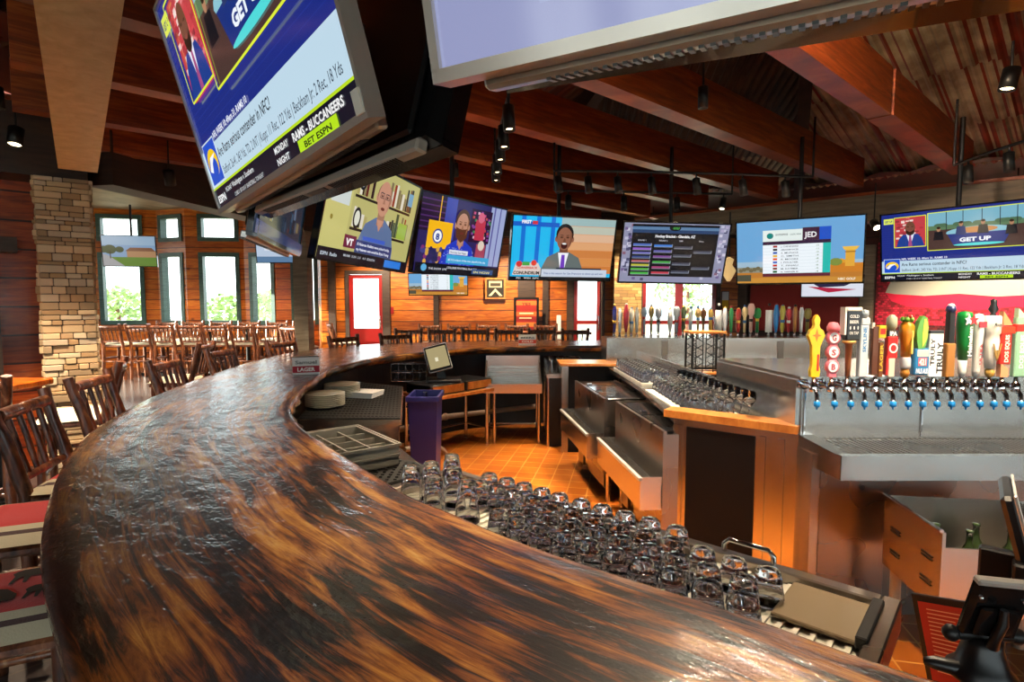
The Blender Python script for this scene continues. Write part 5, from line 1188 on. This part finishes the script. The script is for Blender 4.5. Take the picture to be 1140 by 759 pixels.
def h_tall(m):
    m.col('8a5232'); m.lathe([(.011, 0), (.014, .05), (.017, .15), (.03, .165), (.03, .172), (1e-4, .174)], 16); m.col('d8a860'); m.lathe([(.03, .16), (.034, .166), (.03, .173), (1e-4, .174)], 16)
    m.col('16181e'); m.box((-.03, -.022, .174), (.05, .022, .315), .006); m.col('ece8e0'); m.box((-.034, -.026, .31), (.052, .026, .33), .005); m.box((-.04, -.02, .2), (-.03, .02, .33))
    for i in range(4): htext(m, ['COLD', 'BEER', '. . .', 'ON TAP'][i], .01, -.0228, .28 - i * .026, .014, .05, 'd8d4cc')
def h_silver(m):
    m.col('c6d0d6'); m.box((-.024, -.014, 0), (.024, .014, .25), .004); m.box((-.024, -.014, .245), (.034, .014, .29), .01); m.col('aebcc6'); m.lathe([(.012, .28), (.024, .3), (.022, .32), (1e-4, .325)], 14); vtext(m, 'SKYLINE', -.0, -.015, .12, .24, .018, '2c78b8', .03)
def h_brown(m):
    m.col('5a3016'); m.box((-.03, -.012, .01), (.006, .012, .26), .003); m.col('6a3c16'); m.box((.006, -.014, 0), (.032, .014, .18), .003); m.col('d8d0b8'); m.box((-.034, -.01, .25), (-.02, .01, .28)); m.col('d8b41c'); m.box((.0, -.016, .2), (.04, .012, .265), .003); m.col('b02818'); m.box((.006, -.0172, .22), (.034, -.0161, .25)); m.col('c8a030'); vtext(m, 'LAGER', .019, -.0146, .03, .17, .016, 'e0b830')
def h_ipa(m):
    m.col('d8c8b4'); m.box((-.016, -.012, 0), (.02, .012, .11), .003); m.col('c42018'); m.box((-.028, -.014, .09), (.03, .014, .195), .004); m.box((-.03, -.013, .01), (-.018, .012, .1)); disc(m, .004, .14, .024, -.0148, 'f0e4dc'); disc(m, .004, .14, .016, -.0152, 'c42018')
    m.col('26262a'); m.box((-.026, -.012, .197), (.03, .012, .225), .002); htext(m, 'IPA', .002, -.0126, .201, .02, .04, 'f0f0ea', .04); m.col('a8a890'); m.lathe([(.012, .22), (.026, .245), (.024, .285), (.01, .3), (1e-4, .302)], 14)
def h_gold(m):
    m.col('b87824'); m.lathe([(.016, 0), (.022, .02), (.016, .04)], 16); m.col('c8ccd0'); m.lathe([(.022, .04), (.025, .05), (.025, .085), (.022, .095)], 16); m.col('d08418'); m.lathe([(.023, .095), (.026, .16), (.034, .2), (.034, .24), (.02, .262), (1e-4, .27)], 16); m.col('5a8a28')
    for a in range(6): m.ball((.022 * math.cos(a), .022 * math.sin(a), .272), .013, 8)
    m.col('b02818'); m.ball((0, -.02, .285), .01, 8); m.col('f0d060'); m.box((.0, -.036, .11), (.012, -.02, .22), .003)
def h_blue(m):
    m.col('2a7ab0'); m.box((-.04, -.016, .01), (.042, .016, .14), .006); m.col('e8dcb8'); m.box((-.026, -.0175, .1), (.032, -.0161, .132)); m.col('d86070'); m.box((-.02, -.0175, .055), (.026, -.0161, .095)); htext(m, '421', .002, -.0185, .06, .03, .036, 'f4f0e0', .04); htext(m, 'PALE ALE', 0, -.0175, .02, .022, .064, 'f0f4f8', .04)
    pl_(m, [(-.02, .135), (.012, .14), (.026, .18), (.03, .24), (.02, .285), (.0, .295), (-.02, .27), (-.034, .22), (-.03, .17)], -.014, .014, '5a9a3c'); pl_(m, [(0, .145), (.022, .19), (.024, .24), (.014, .28), (.004, .28), (-.002, .2)], -.0155, -.0141, 'f0d448')
def h_truly(m):
    m.col('e4e8e8'); m.box((-.04, -.014, 0), (.038, .014, .225), .004); m.col('2a2c30'); m.box((-.04, -.0145, .222), (.038, .0145, .24), .003); vtext(m, 'TRULY', -.022, -.015, .06, .2, .022, '16181c', .03); vtext(m, 'TRULY', .018, -.015, .02, .18, .03, '16181c', .03)
def h_darkwood(m):
    m.col('a06c30'); m.box((-.024, -.018, 0), (.024, .018, .16), .004); m.col('16120e'); m.box((-.018, -.014, .155), (.02, .014, .31), .005); m.col('28305c'); m.lathe([(.012, .3), (.024, .315), (.02, .335), (1e-4, .338)], 14); m.col('e8e4dc'); m.lathe([(.02, .333), (.012, .345), (1e-4, .346)], 14)
def h_green(m):
    m.col('c8ccc8'); m.lathe([(.012, 0), (.018, .02), (.02, .08)], 16); m.col('0c7a34'); m.lathe([(.02, .08), (.03, .16), (.036, .24), (.036, .285), (.03, .305), (1e-4, .31)], 20)
    st = [(.028 * (1 if i % 2 == 0 else .42) * math.sin(PI * i / 5) + .012, .27 + .028 * (1 if i % 2 == 0 else .42) * math.cos(PI * i / 5)) for i in range(10)]
    pl_(m, [(-.012 + (x - .012) * .9, z) for x, z in st], -.040, -.036, 'f0f0f0'); pl_(m, [(x, z) for x, z in st], -.0415, -.0365, 'd01c1c'); vtext(m, 'Heineken', .002, -.036, .1, .24, .022, 'f4f4f4', .03)
def h_white(m):
    m.col('d8d6d2'); m.lathe([(.014, 0), (.018, .03), (.018, .12), (.024, .2), (.026, .26), (.018, .295), (1e-4, .3)], 18); m.col('b82830'); m.box((-.02, -.0275, .235), (.02, -.024, .262)); m.col('a83030'); vtext(m, 'ULTRA', .0, -.0245, .06, .16, .014, 'a02830', .03)
def h_stag(m):
    m.col('b89040'); m.lathe([(.014, 0), (.02, .012), (.022, .03), (.012, .04)], 16); m.col('e6e2d8'); m.lathe([(.022, .04), (.028, .1), (.034, .17), (.03, .2), (.037, .21), (.037, .285), (.03, .29), (1e-4, .291)], 20); htext(m, 'Modelo', 0, -.038, .24, .02, .05, '4a4a48')
    for q in (-1, 1): pl_(m, [(q * .002, .08), (q * .012, .11), (q * .024, .16), (q * .018, .16), (q * .008, .125), (q * .001, .13)], -.0375, -.034, '9a7a3a')
    m.col('1e2024'); m.lathe([(.018, .29), (.01, .3), (.022, .32), (.012, .345), (.016, .36), (1e-4, .37)], 10)
def h_equis(m):
    m.col('b42818'); m.box((-.03, -.014, .06), (.032, .014, .24), .004); m.col('d8906a'); pl_(m, [(-.02, 0), (.022, 0), (.022, .04), (-.02, .065)], -.013, .013, 'e0986c'); pl_(m, [(-.022, .245), (.03, .245), (.012, .27), (-.022, .31)], -.013, .013, 'd89060'); m.col('e03c1c'); m.box((-.03, -.016, .205), (.046, .014, .238), .003); vtext(m, 'DOS EQUIS', .004, -.0148, .07, .2, .022, 'f4e8d8', .03)
def h_mint(m):
    m.col('8ab898'); m.box((-.026, -.014, 0), (.04, .014, .28), .005); m.col('d82c20'); m.box((-.03, -.016, .215), (.044, .014, .25), .003); m.col('a8c8a0'); pl_(m, [(-.02, .28), (.03, .28), (-.018, .325)], -.012, .012, 'b8d4b0'); vtext(m, 'DOS EQUIS', .008, -.0148, .04, .2, .022, 'f0f4ec', .03)
hs = [(h_yellow, 'yellow star-topped'), (h_circles, 'pink three-circle'), (h_tall, 'copper-stemmed black-headed'), (h_silver, 'pale silver blade-shaped'), (h_brown, 'brown wooden with a small yellow badge'), (h_ipa, 'red with a white roundel'),
      (h_gold, 'golden bottle-shaped'), (h_blue, 'blue block-shaped with a green and yellow top'), (h_truly, 'white slab, black-lettered'), (h_darkwood, 'black-over-wood paddle'), (h_green, 'green with a red star'), (h_white, 'slim white with a red band'), (h_stag, 'white ornate with a dark figure on top'), (h_equis, 'red slab with pale vertical lettering'), (h_mint, 'mint green slab with a red band')]
fpx = [908.5, 928, 946, 961.5, 977, 993, 1010, 1026, 1042, 1058, 1074, 1089.5, 1105, 1119, 1135]
fauc = None; cap_ = None
ZH = 1.262
for i, ((fn, desc), px) in enumerate(zip(hs, fpx)):
    x = (px - 570) / F * 2.62; t = thing('beer_tap', '%s beer tap on the near steel tower' % desc, 'beer tap', (x, 2.62, 0), group='beer taps on the near tower')
    if fauc is None:
        m = MB(); m.tube([(0, .10, 1.215), (0, .06, 1.215), (0, 0, 1.215)], [.02, .014, .014], 12); m.lathe([(.017, 1.19), (.019, 1.2), (.019, 1.23), (.01, 1.236), (.008, ZH)], 14); m.tube([(0, -.005, 1.205), (0, -.03, 1.18), (0, -.035, 1.15)], [.011, .01, .009], 10); m.tube([(0, .08, 1.215), (0, .1, 1.215)], .026, 14)
        fauc = m.obj('faucet', M['chrome'], t); m = MB(); m.lathe([(.008, 1.152), (.014, 1.148), (.014, 1.128), (.004, 1.122), (.004, 1.112), (1e-4, 1.112)], 10, (0, -.035, 0)); cap_ = m.obj('spout_cap', simple('blue_rubber', '1c8ad8', .4), t)
    else:
        for q in (fauc, cap_): c = q.copy(); COL.objects.link(c); c.parent = t
    m = MB(); fn(m); 
    sc_ = [.98, .98, 1.0, .98, .92, .98, 1.0, .98, .92, 1.0, 1.0, 1.0, 1., 1.0, 1.0][i]
    for q in m.v: q.x *= .86; q.z = ZH + q.z * sc_
    m.obj('tap_handle', M['paint'], t)
# far taps: simple individual handles, backs turned to the viewer
fh = [('2a2a8a', 0), ('d8dce0', 0), ('b02038', 1), ('e0dcd0', 2), ('e6e6e0', 0), ('9ab0c0', 3), ('a08a4a', 3), ('c8ccd4', 4), ('f0ece4', 1), ('d0d4d8', 4), ('4a5a2c', 2), ('b8c0c4', 0), ('d8b070', 3), ('7a4a24', 3), ('c89a3c', 2), ('d8d8d4', 5), ('e8e8ea', 1), ('2c8a4c', 0), ('b83028', 2), ('e0c890', 3), ('d4a8a0', 4), ('1c7a3c', 4), ('e8e8e8', 5), ('2a78c0', 1), ('b8a83c', 2), ('c02c38', 3), ('b0742c', 0), ('d8dce0', 0), ('8a7a3c', 4)]
fcn = ['dark blue', 'pale grey', 'crimson', 'cream', 'white', 'grey-blue', 'olive', 'silver', 'ivory', 'light silver', 'dark olive', 'grey', 'tan', 'brown', 'ochre', 'white square', 'bright white', 'green', 'red', 'straw', 'pinkish', 'deep green', 'white lettered', 'blue', 'mustard', 'cherry red', 'wooden', 'narrow grey', 'khaki']
fpx2 = [684, 690, 697, 703, 709, 717, 725, 733, 746, 753, 761, 769, 777, 783, 791, 800, 807, 814, 822, 829, 836, 843, 856, 864, 871, 878, 885, 892, 899]
sh = [[(.012, 0), (.016, .1), (.02, .2), (.012, .24), (1e-4, .245)], [(.01, 0), (.022, .08), (.026, .17), (.014, .25), (1e-4, .255)], [(.012, 0), (.02, .05), (.014, .12), (.026, .2), (.016, .25), (1e-4, .26)], [(.01, 0), (.013, .14), (.028, .18), (.026, .22), (1e-4, .26)], [(.014, 0), (.016, .15), (.032, .17), (.032, .23), (.02, .26), (1e-4, .262)], [(.03, 0), (.03, .2), (1e-4, .2)]]
ff = None
for i, (px, (c, k)) in enumerate(zip(fpx2, fh)):
    y = 6.0; x = (px - 570) / F * y; t = thing('beer_tap', '%s beer tap handle in the far row, %s' % (fcn[i], 'left of the black shelf stand' if px < 764 else ('behind the black shelf stand' if px < 803 else 'right of the black shelf stand')), 'beer tap', (x, y, 1.24), group='beer taps on the far tower')
    if ff is None: m = MB(); m.lathe([(.014, 0), (.014, .02), (.008, .03), (.008, .05)], 10); ff = m.obj('collar', M['chrome'], t)
    else: q = ff.copy(); COL.objects.link(q); q.parent = t
    m = MB(); m.col(c); rr = random.Random(i); hh = rr.uniform(.95, 1.2); m.lathe([(r * 1.15, .045 + z * hh) for r, z in sh[k]], 12); c2 = rr.choice(['e8e4dc', '2a2420', 'b83028', 'd8b040', '3a6aa0']); m.col(c2); zz = .045 + hh * rr.uniform(.08, .14); rad = .033 if k != 5 else .036
    m.lathe([(.0235 if k in (1, 2) else .018, zz), (.024 if k in (1, 2) else .02, zz + .03)], 12); m.ball((0, 0, .045 + .25 * hh), .016, 8); m.obj('tap_handle', M['paint'], t)
# ================================================================= RIGHT FOREGROUND
# steel ice well
t = thing('ice_well', 'steel ice well on a pipe leg below the drip tray, holding bottles', 'ice well', (1.70, 2.48, 0), math.radians(-8))
m = MB(); m.box((0, -.42, .42), (.012, 0, .74)); m.box((.012, -.42, .42), (.6, -.408, .68)); m.box((.012, -.012, .42), (.6, 0, .74)); m.box((.588, -.408, .42), (.6, -.012, .72)); m.box((.012, -.408, .42), (.588, -.012, .432)); m.obj('basin', M['steel'], t)
m = MB(); m.tube([(-.004, 0, .745), (-.004, -.42, .745)], .008, 8); m.obj('rolled_edge', M['chrome'], t)
m = MB()
for y in (-.1, -.33):
    for z in (.6, .5): m.box((-.004, y - .035, z), (.0, y + .035, z + .006)); m.box((-.004, y - .035, z + .014), (.0, y + .035, z + .02))
m.obj('vent_slot', M['black'], t)
for (x, y) in ((.04, -.04), (.04, -.36), (.55, -.04), (.55, -.36)): m = MB(); m.tube([(x, y, FZ), (x, y, .42)], .022); m.obj('leg', M['pipe'], t)
m = MB(); m.tube([(.03, -.06, .2), (-.04, -.1, .17), (-.07, -.14, .14)], .008); m.ball((.04, -.05, .2), .032, 10); m.obj('valve', M['chrome'], t)
bt = MB(); bt.lathe([(.033, 0), (.033, .13), (.026, .16), (.012, .19), (.011, .235), (.014, .237), (.014, .246), (1e-4, .247)], 16)
bg = simple('dark_bottle_glass', '2c3a1c', .08, coat=.5); bottle = bt.obj('bottle', bg)
for k, (px, py) in enumerate([(1046, 566), (1062, 560), (1078, 570), (1100, 572)]):
    p = W(px, py, .68); put(bottle, (1.8 + k * .085, 2.30 - (k % 2) * .07, .434), 'bottle standing in the steel ice well, %s' % ['leftmost', 'second', 'third', 'rightmost'][k], 'bottle', 'bottles in the ice well')
# menu card
t = thing('menu_board', 'red printed menu card in a black frame leaning inside the bar at lower right', 'menu board')
q = [D(1018, 664, 1.62), D(1066, 672, 1.50), D(1088, 760, 1.45), D(1034, 745, 1.55)]
a, b = q[0], q[1]
ex = (b - a).normalized(); ez = (q[3] - a).normalized() * -1; ey = ex.cross(ez).normalized(); ez = ey.cross(ex) * -1
ez = ex.cross(ey) 
if ez.z < 0: ez = -ez
ey = ez.cross(ex)
t.matrix_world = Matrix(((ex.x, ey.x, ez.x, a.x), (ex.y, ey.y, ez.y, a.y), (ex.z, ey.z, ez.z, a.z), (0, 0, 0, 1)))
m = MB(); m.box((-.012, .0, -.28), (.23, .012, .01), .003); m.obj('frame', M['black'], t)
pc_ = Pic(.2, .26); pc_.rect(0, 0, 100, pc_.H, 'b8280e'); rr = random.Random(2)
for i in range(16): y = 120 - i * 5.4; pc_.rect(12, y, 12 + rr.uniform(40, 70), y + 1.6, 'e89a70')
pc_.rect(0, 14, 100, 26, '2a0a06'); pc_.text('BURGERS', 10, 16, 10, 'f0d8c0', 60, .03)
for vv in pc_.mb.v: vv.x += .11; vv.y += -.003; vv.z -= .27
pc_.mb.obj('menu_sheet', M['paint_matte'], t)
# tablet stand (back turned) on the near bar edge
ts = W(1092, 754, 1.07)
t = thing('tablet_stand', 'black payment tablet stand seen from behind on the near bar edge at lower right', 'tablet stand', (ts.x, ts.y, 1.072), math.radians(-6)); t.scale = (.8, .8, .82)
m = MB(); m.lathe([(.052, 0), (.054, .01), (.04, .025), (.03, .06), (.028, .075), (1e-4, .076)], 20); m.tube([(-.04, 0, .012), (-.075, .01, .014), (-.085, .02, .01)], [.014, .012, .008], 8); m.obj('base', M['black'], t)
m = MB(); m.tube([(-.055, 0, .078), (.055, 0, .078)], .011, 10); m.ball((-.055, 0, .078), .015, 10); m.ball((.055, 0, .078), .015, 10); m.obj('hinge', M['matte_black'], t)
m = MB(); m.T = Matrix.Translation((-.005, 0, .08)) @ Matrix.Rotation(math.radians(14), 4, 'X') @ Matrix.Rotation(math.radians(4), 4, 'Y'); m.box((-.045, -.012, 0), (.052, .006, .115), .006); m.box((-.03, -.022, .01), (.035, -.012, .07), .004); hd = m.obj('back_plate', M['black_gloss'], t)
m2 = MB(); m2.T = m.T; m2.tube([(.0, -.026, .075), (.003, -.03, .05), (-.004, -.034, .02), (.0, -.03, 0)], [.006, .008, .008, .01], 8); m2.obj('cable', M['black'], hd)
m2 = MB(); m2.T = m.T; m2.box((-.045, -.014, .108), (.052, .004, .12), .003); m2.obj('top_edge', M['silver'], hd)
for x in (-.032, .038): m2 = MB(); m2.T = m.T; m2.ball((x, -.013, .085), .004, 8); m2.obj('screw', M['chrome'], hd)
# monitor at right edge
mo = D(1125, 600, 1.75)
t = thing('monitor', 'black register monitor at the right edge of the frame, turned away', 'monitor', (mo.x + .03, 1.75, mo.z), math.radians(50))
m = MB(); m.T = Matrix.Rotation(math.radians(-14), 4, 'X'); m.box((-.13, -.02, -.15), (.15, .02, .17), .012); m.obj('housing', M['black'], t)
m = MB(); m.T = Matrix.Rotation(math.radians(-14), 4, 'X'); m.box((-.13, -.024, .166), (.15, -.016, .174), .002); m.box((-.136, -.024, -.1), (-.129, -.014, .174), .002); m.obj('silver_edge', M['silver'], t)
m = MB(); m.box((-.1, .0, -.19), (-.06, .1, -.02), .006); m.box((-.16, -.07, -.13), (-.05, .02, -.03), .006); m.obj('card_reader', M['matte_black'], t)
m = MB(); m.tube([(0, .03, -.12), (0, .05, -mo.z + FZ)], .02); m.box((-.14, -.1, -mo.z + FZ), (.14, .2, -mo.z + FZ + .02)); m.obj('stand', M['black'], t)
# ================================================================= SMALL THINGS ON THE BAR
def cut_sign(label, px, py, w, h, c1, c2, s1, s2, rz):
    p = W(px, py, ZB); t = thing('table_tent', label, 'sign', (p.x, p.y, ZB + .001), rz)
    m = MB(); m.col(c1); m.box((-w / 2, -w * .3, 0), (w / 2, w * .3, h)); m.obj('card', M['paint_matte'], t)
    m = MB(); m.col(c2); m.add([(-w / 2, -w * .3 - .001, h * .12), (w / 2, -w * .3 - .001, h * .12), (w / 2, -w * .3 - .001, h * .5), (-w / 2, -w * .3 - .001, h * .5)], [(0, 1, 2, 3)]); htext(m, s2, 0, -w * .3 - .002, h * .2, h * .22, w * .66, 'f4eee6'); htext(m, s1, 0, -w * .3 - .002, h * .62, h * .2, w * .8, '6a6a68'); m.obj('print', M['paint_matte'], t)
    return t
cut_sign('white and red cardboard sign reading LAGER on the left bend of the bar', 341, 416, .19, .13, 'd8d4cc', 'a82030', 'Samuel', 'LAGER', math.radians(20))
cut_sign('white and red card sign standing on the far bar', 587, 383, .22, .12, 'e8e4dc', 'd04028', 'BEERS', 'COLD', 0)
p = W(398, 393, ZB)
# wall decorations on the far pine wall
def wallpic(name, label, cat, px0, py0, px1, py1, y, fn, frame_mat, fw=.04):
    a = D(px0, py1, y); b = D(px1, py0, y); w, h = b.x - a.x, b.z - a.z; t = thing(name, label, cat, ((a.x + b.x) / 2, y, a.z))
    m = MB(); m.box((-w / 2, 0, 0), (w / 2, .03, h), .004); m.obj('frame', frame_mat, t); pp = Pic(w - 2 * fw, h - 2 * fw, y=-.002); fn(pp)
    for q in pp.mb.v: q.z += fw
    pp.mb.obj('print', M['paint_matte'], t)
def f1(p): p.rect(0, 0, 100, p.H, '241c14'); p.rect(12, p.H * .55, 88, p.H * .92, 'c8b890'); p.rect(20, p.H * .62, 80, p.H * .8, '40382c'); p.poly([(8, p.H * .08), (50, p.H * .5), (92, p.H * .08)], 'd0c4a0'); p.poly([(26, p.H * .08), (50, p.H * .34), (74, p.H * .08)], '241c14')
wallpic('picture', 'framed black and cream picture on the far pine wall, right of the bearded man', 'picture', 540, 309, 563, 333, 11.88, f1, M['capwood'])
def f2(p):
    H = p.H; p.rect(0, 0, 100, H, 'a02018')
    for i, c in enumerate(['e06a28', '8a1818', 'e07830', '8a1818', 'd86020', '9a2018', 'e07028']): p.rect(0, H * i / 7, 100, H * (i + .8) / 7, c)
    p.text('YES', 28, H * .86, 16, '2a0c08', 44, .03); p.rect(15, H * .62, 85, H * .66, 'f0c8a0'); p.rect(15, H * .5, 75, H * .53, 'f0c8a0')
wallpic('menu_poster', 'tall red and orange striped poster in a black frame on the far pine wall', 'poster', 572, 331, 600, 378, 11.6, f2, M['matte_black'], .05)
m = MB(); a = D(622, 378, 11.9); m.T = Matrix.Translation((a.x, 11.9, a.z)) @ Matrix.Diagonal((1.2, 1, 1.25, 1)); m.box((-.04, 0, .02), (.04, .02, .42), .008); m.lathe([(.05, 0), (.055, .03), (.04, .05)], 12, (0, .05, 0)); tag(m.obj('thermometer', M['paper']), 'slim white wall thermometer left of the far glass door', 'thermometer')
a = D(808, 332, 9.5)
wallpic('notice', 'small grey and yellow notice right of the red double doors', 'notice', 803, 324, 812, 344, 11.88, lambda p: (p.rect(0, 0, 100, p.H, 'd8a820'), p.rect(0, p.H * .5, 100, p.H, 'c8ccd0')), M['matte_black'], .012)
a = D(436, 345, 11.96); m = MB(); m.T = Matrix.Translation((a.x, 11.96, a.z)); m.box((-.04, 0, -.08), (.04, .04, .06), .006); o = m.obj('fire_alarm', M['red_door']); tag(o, 'small red wall device right of the left red door', 'alarm')
# golden trophy between bracket and golf screens
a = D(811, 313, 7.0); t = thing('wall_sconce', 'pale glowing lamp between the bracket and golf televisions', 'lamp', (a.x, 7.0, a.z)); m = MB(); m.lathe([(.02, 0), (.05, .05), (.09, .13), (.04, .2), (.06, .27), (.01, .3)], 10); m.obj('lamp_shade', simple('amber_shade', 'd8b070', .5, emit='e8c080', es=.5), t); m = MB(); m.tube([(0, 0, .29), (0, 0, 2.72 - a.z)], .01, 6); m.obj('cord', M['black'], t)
# mural on the right wall
wd_ = Vector((7.0, -6.06, 0)).normalized(); base = Vector((5.0, 12.0, 0)); 
def onwall(px):
    k = (px - 570) / F; s = (k * base.y - base.x) / (wd_.x - k * wd_.y); return s
s0, s1 = onwall(974), onwall(1175); yn = (base + wd_ * s0)
nrm = Vector((wd_.y, -wd_.x, 0)); nrm = nrm if nrm.y < 0 else -nrm
org = base + wd_ * ((s0 + s1) / 2) + nrm * .02; Lm = s1 - s0
mat = Matrix(((wd_.x, -nrm.x, 0, org.x), (wd_.y, -nrm.y, 0, org.y), (0, 0, 1, .95), (0, 0, 0, 1)))
t = thing('wall_mural', 'large mural of grey hills over crimson brickwork on the right wall', 'mural', mat=mat)
Hm = 1.75; m = MB(); m.box((-Lm / 2, 0, 0), (Lm / 2, .015, Hm)); m.obj('panel', M['darkwood'], t)
pm = Pic(Lm, Hm, y=-.001); pm.rect(0, 0, 100, pm.H, '7a1420'); rr = random.Random(6)
rows = 44
for i in range(rows):
    for j in range(46):
        x = j * 2.2 + (i % 2) * 1.1 - 1; y = i * pm.H / rows; c = rr.choice(['c01a34', 'a01428', 'd42040', '8a1420', 'e02848', 'b0182c']) if y > pm.H * .12 else rr.choice(['5a1414', '6a1c18', '401010'])
        if rr.random() < .9 and 0 <= x < 98: pm.poly([(x, y + .1), (x + 2.0, y + .1), (x + 2.0, y + pm.H / rows - .12), (x, y + pm.H / rows - .12)], c); pm.n -= 1
pm.n += 2; H = pm.H
pm.poly([(6, H * .47), (15, H * .45), (30, H * .43), (50, H * .45), (68, H * .42), (88, H * .45), (99, H * .43), (99, H * .30), (80, H * .33), (60, H * .29), (40, H * .31), (22, H * .32), (10, H * .38)], 'f01a48')
pm.poly([(6, H * .47), (12, H * .455), (30, H * .435), (50, H * .455), (70, H * .425), (99, H * .45), (99, H * .9), (8, H * .9), (12, H * .7)], 'b8b6a8')
pm.poly([(20, H * .9), (35, H * .62), (48, H * .6), (60, H * .9)], '807c72'); pm.poly([(62, H * .9), (72, H * .66), (84, H * .6), (94, H * .9)], '6e6a62')
pm.mb.obj('painting', M['paint_matte'], t)
# red banner and stone pilaster on the right wall
def wall_box(name, lab, cat, pa, pb, z0, z1, th, mt, off=.0):
    a, b = onwall(pa), onwall(pb); o_ = base + wd_ * a; m = MB(); m.T = Matrix(((wd_.x, -nrm.x, 0, o_.x + nrm.x * (th + off)), (wd_.y, -nrm.y, 0, o_.y + nrm.y * (th + off)), (0, 0, 1, 0), (0, 0, 0, 1))); m.box((0, 0, z0), (b - a, th, z1), .003); return tag(m.obj(name, mt), lab, cat)
wall_box('wall_post', 'grey-brown square post on the right wall between the red panel and the mural', 'post', 957, 972, FZ, 2.66, .12, M['taupe'])
wall_box('red_panel', 'glossy red panel on the dark wall below the small white-picture television', 'panel', 835, 955, 1.0, 1.95, .03, M['red_door'])
wall_box('wall_post', 'brown square post on the right wall beside the red double doors', 'post', 822, 832, FZ, 2.66, .1, M['dark_frame'])
# ================================================================= LIGHT
w = bpy.data.worlds.new('World'); SC.world = w; w.use_nodes = True; nt = w.node_tree; bg_ = nt.nodes['Background']
sky = nt.nodes.new('ShaderNodeTexSky'); sky.sky_type = 'HOSEK_WILKIE' if hasattr(sky, 'sky_type') else sky.sky_type
try: sky.sky_type = 'PREETHAM'
except Exception: pass
sky.sun_direction = Vector((-.93, -.14, .24)).normalized(); sky.turbidity = 5
mxw = nt.nodes.new('ShaderNodeMix'); mxw.data_type = 'RGBA'; mxw.inputs[0].default_value = .75; mxw.inputs[7].default_value = (.86, .95, 1, 1)
nt.links.new(sky.outputs[0], mxw.inputs[6]); nt.links.new(mxw.outputs[2], bg_.inputs['Color']); bg_.inputs['Strength'].default_value = 4.0
sd = bpy.data.lights.new('sun', 'SUN'); sd.energy = 26; sd.angle = .01; sd.color = (1, .9, .72); so = bpy.data.objects.new('sun', sd); COL.objects.link(so)
so.rotation_euler = Vector((-.93, -.14, .24)).to_track_quat('Z', 'Y').to_euler()
# ================================================================= CAMERA
cd = bpy.data.cameras.new('Camera'); cam = bpy.data.objects.new('Camera', cd); COL.objects.link(cam); SC.camera = cam
cd.sensor_width = 36; cd.sensor_fit = 'HORIZONTAL'; cd.lens = F / 1140 * 36; cd.clip_start = .02; cd.clip_end = 200
cam.location = (0, 0, CZ); cam.rotation_euler = (PI / 2 - TH, 0, 0)
SC.view_settings.view_transform = 'Standard'; SC.view_settings.look = 'None'; SC.view_settings.exposure = 0.55; SC.view_settings.gamma = 1; SC.view_settings.use_curve_mapping = False
cy = SC.cycles; cy.max_bounces = 28; cy.transmission_bounces = 28; cy.transparent_max_bounces = 24; cy.diffuse_bounces = 4; cy.glossy_bounces = 5; cy.caustics_reflective = False; cy.caustics_refractive = True; cy.blur_glossy = .6; cy.use_denoising = True; cy.sample_clamp_indirect = 6
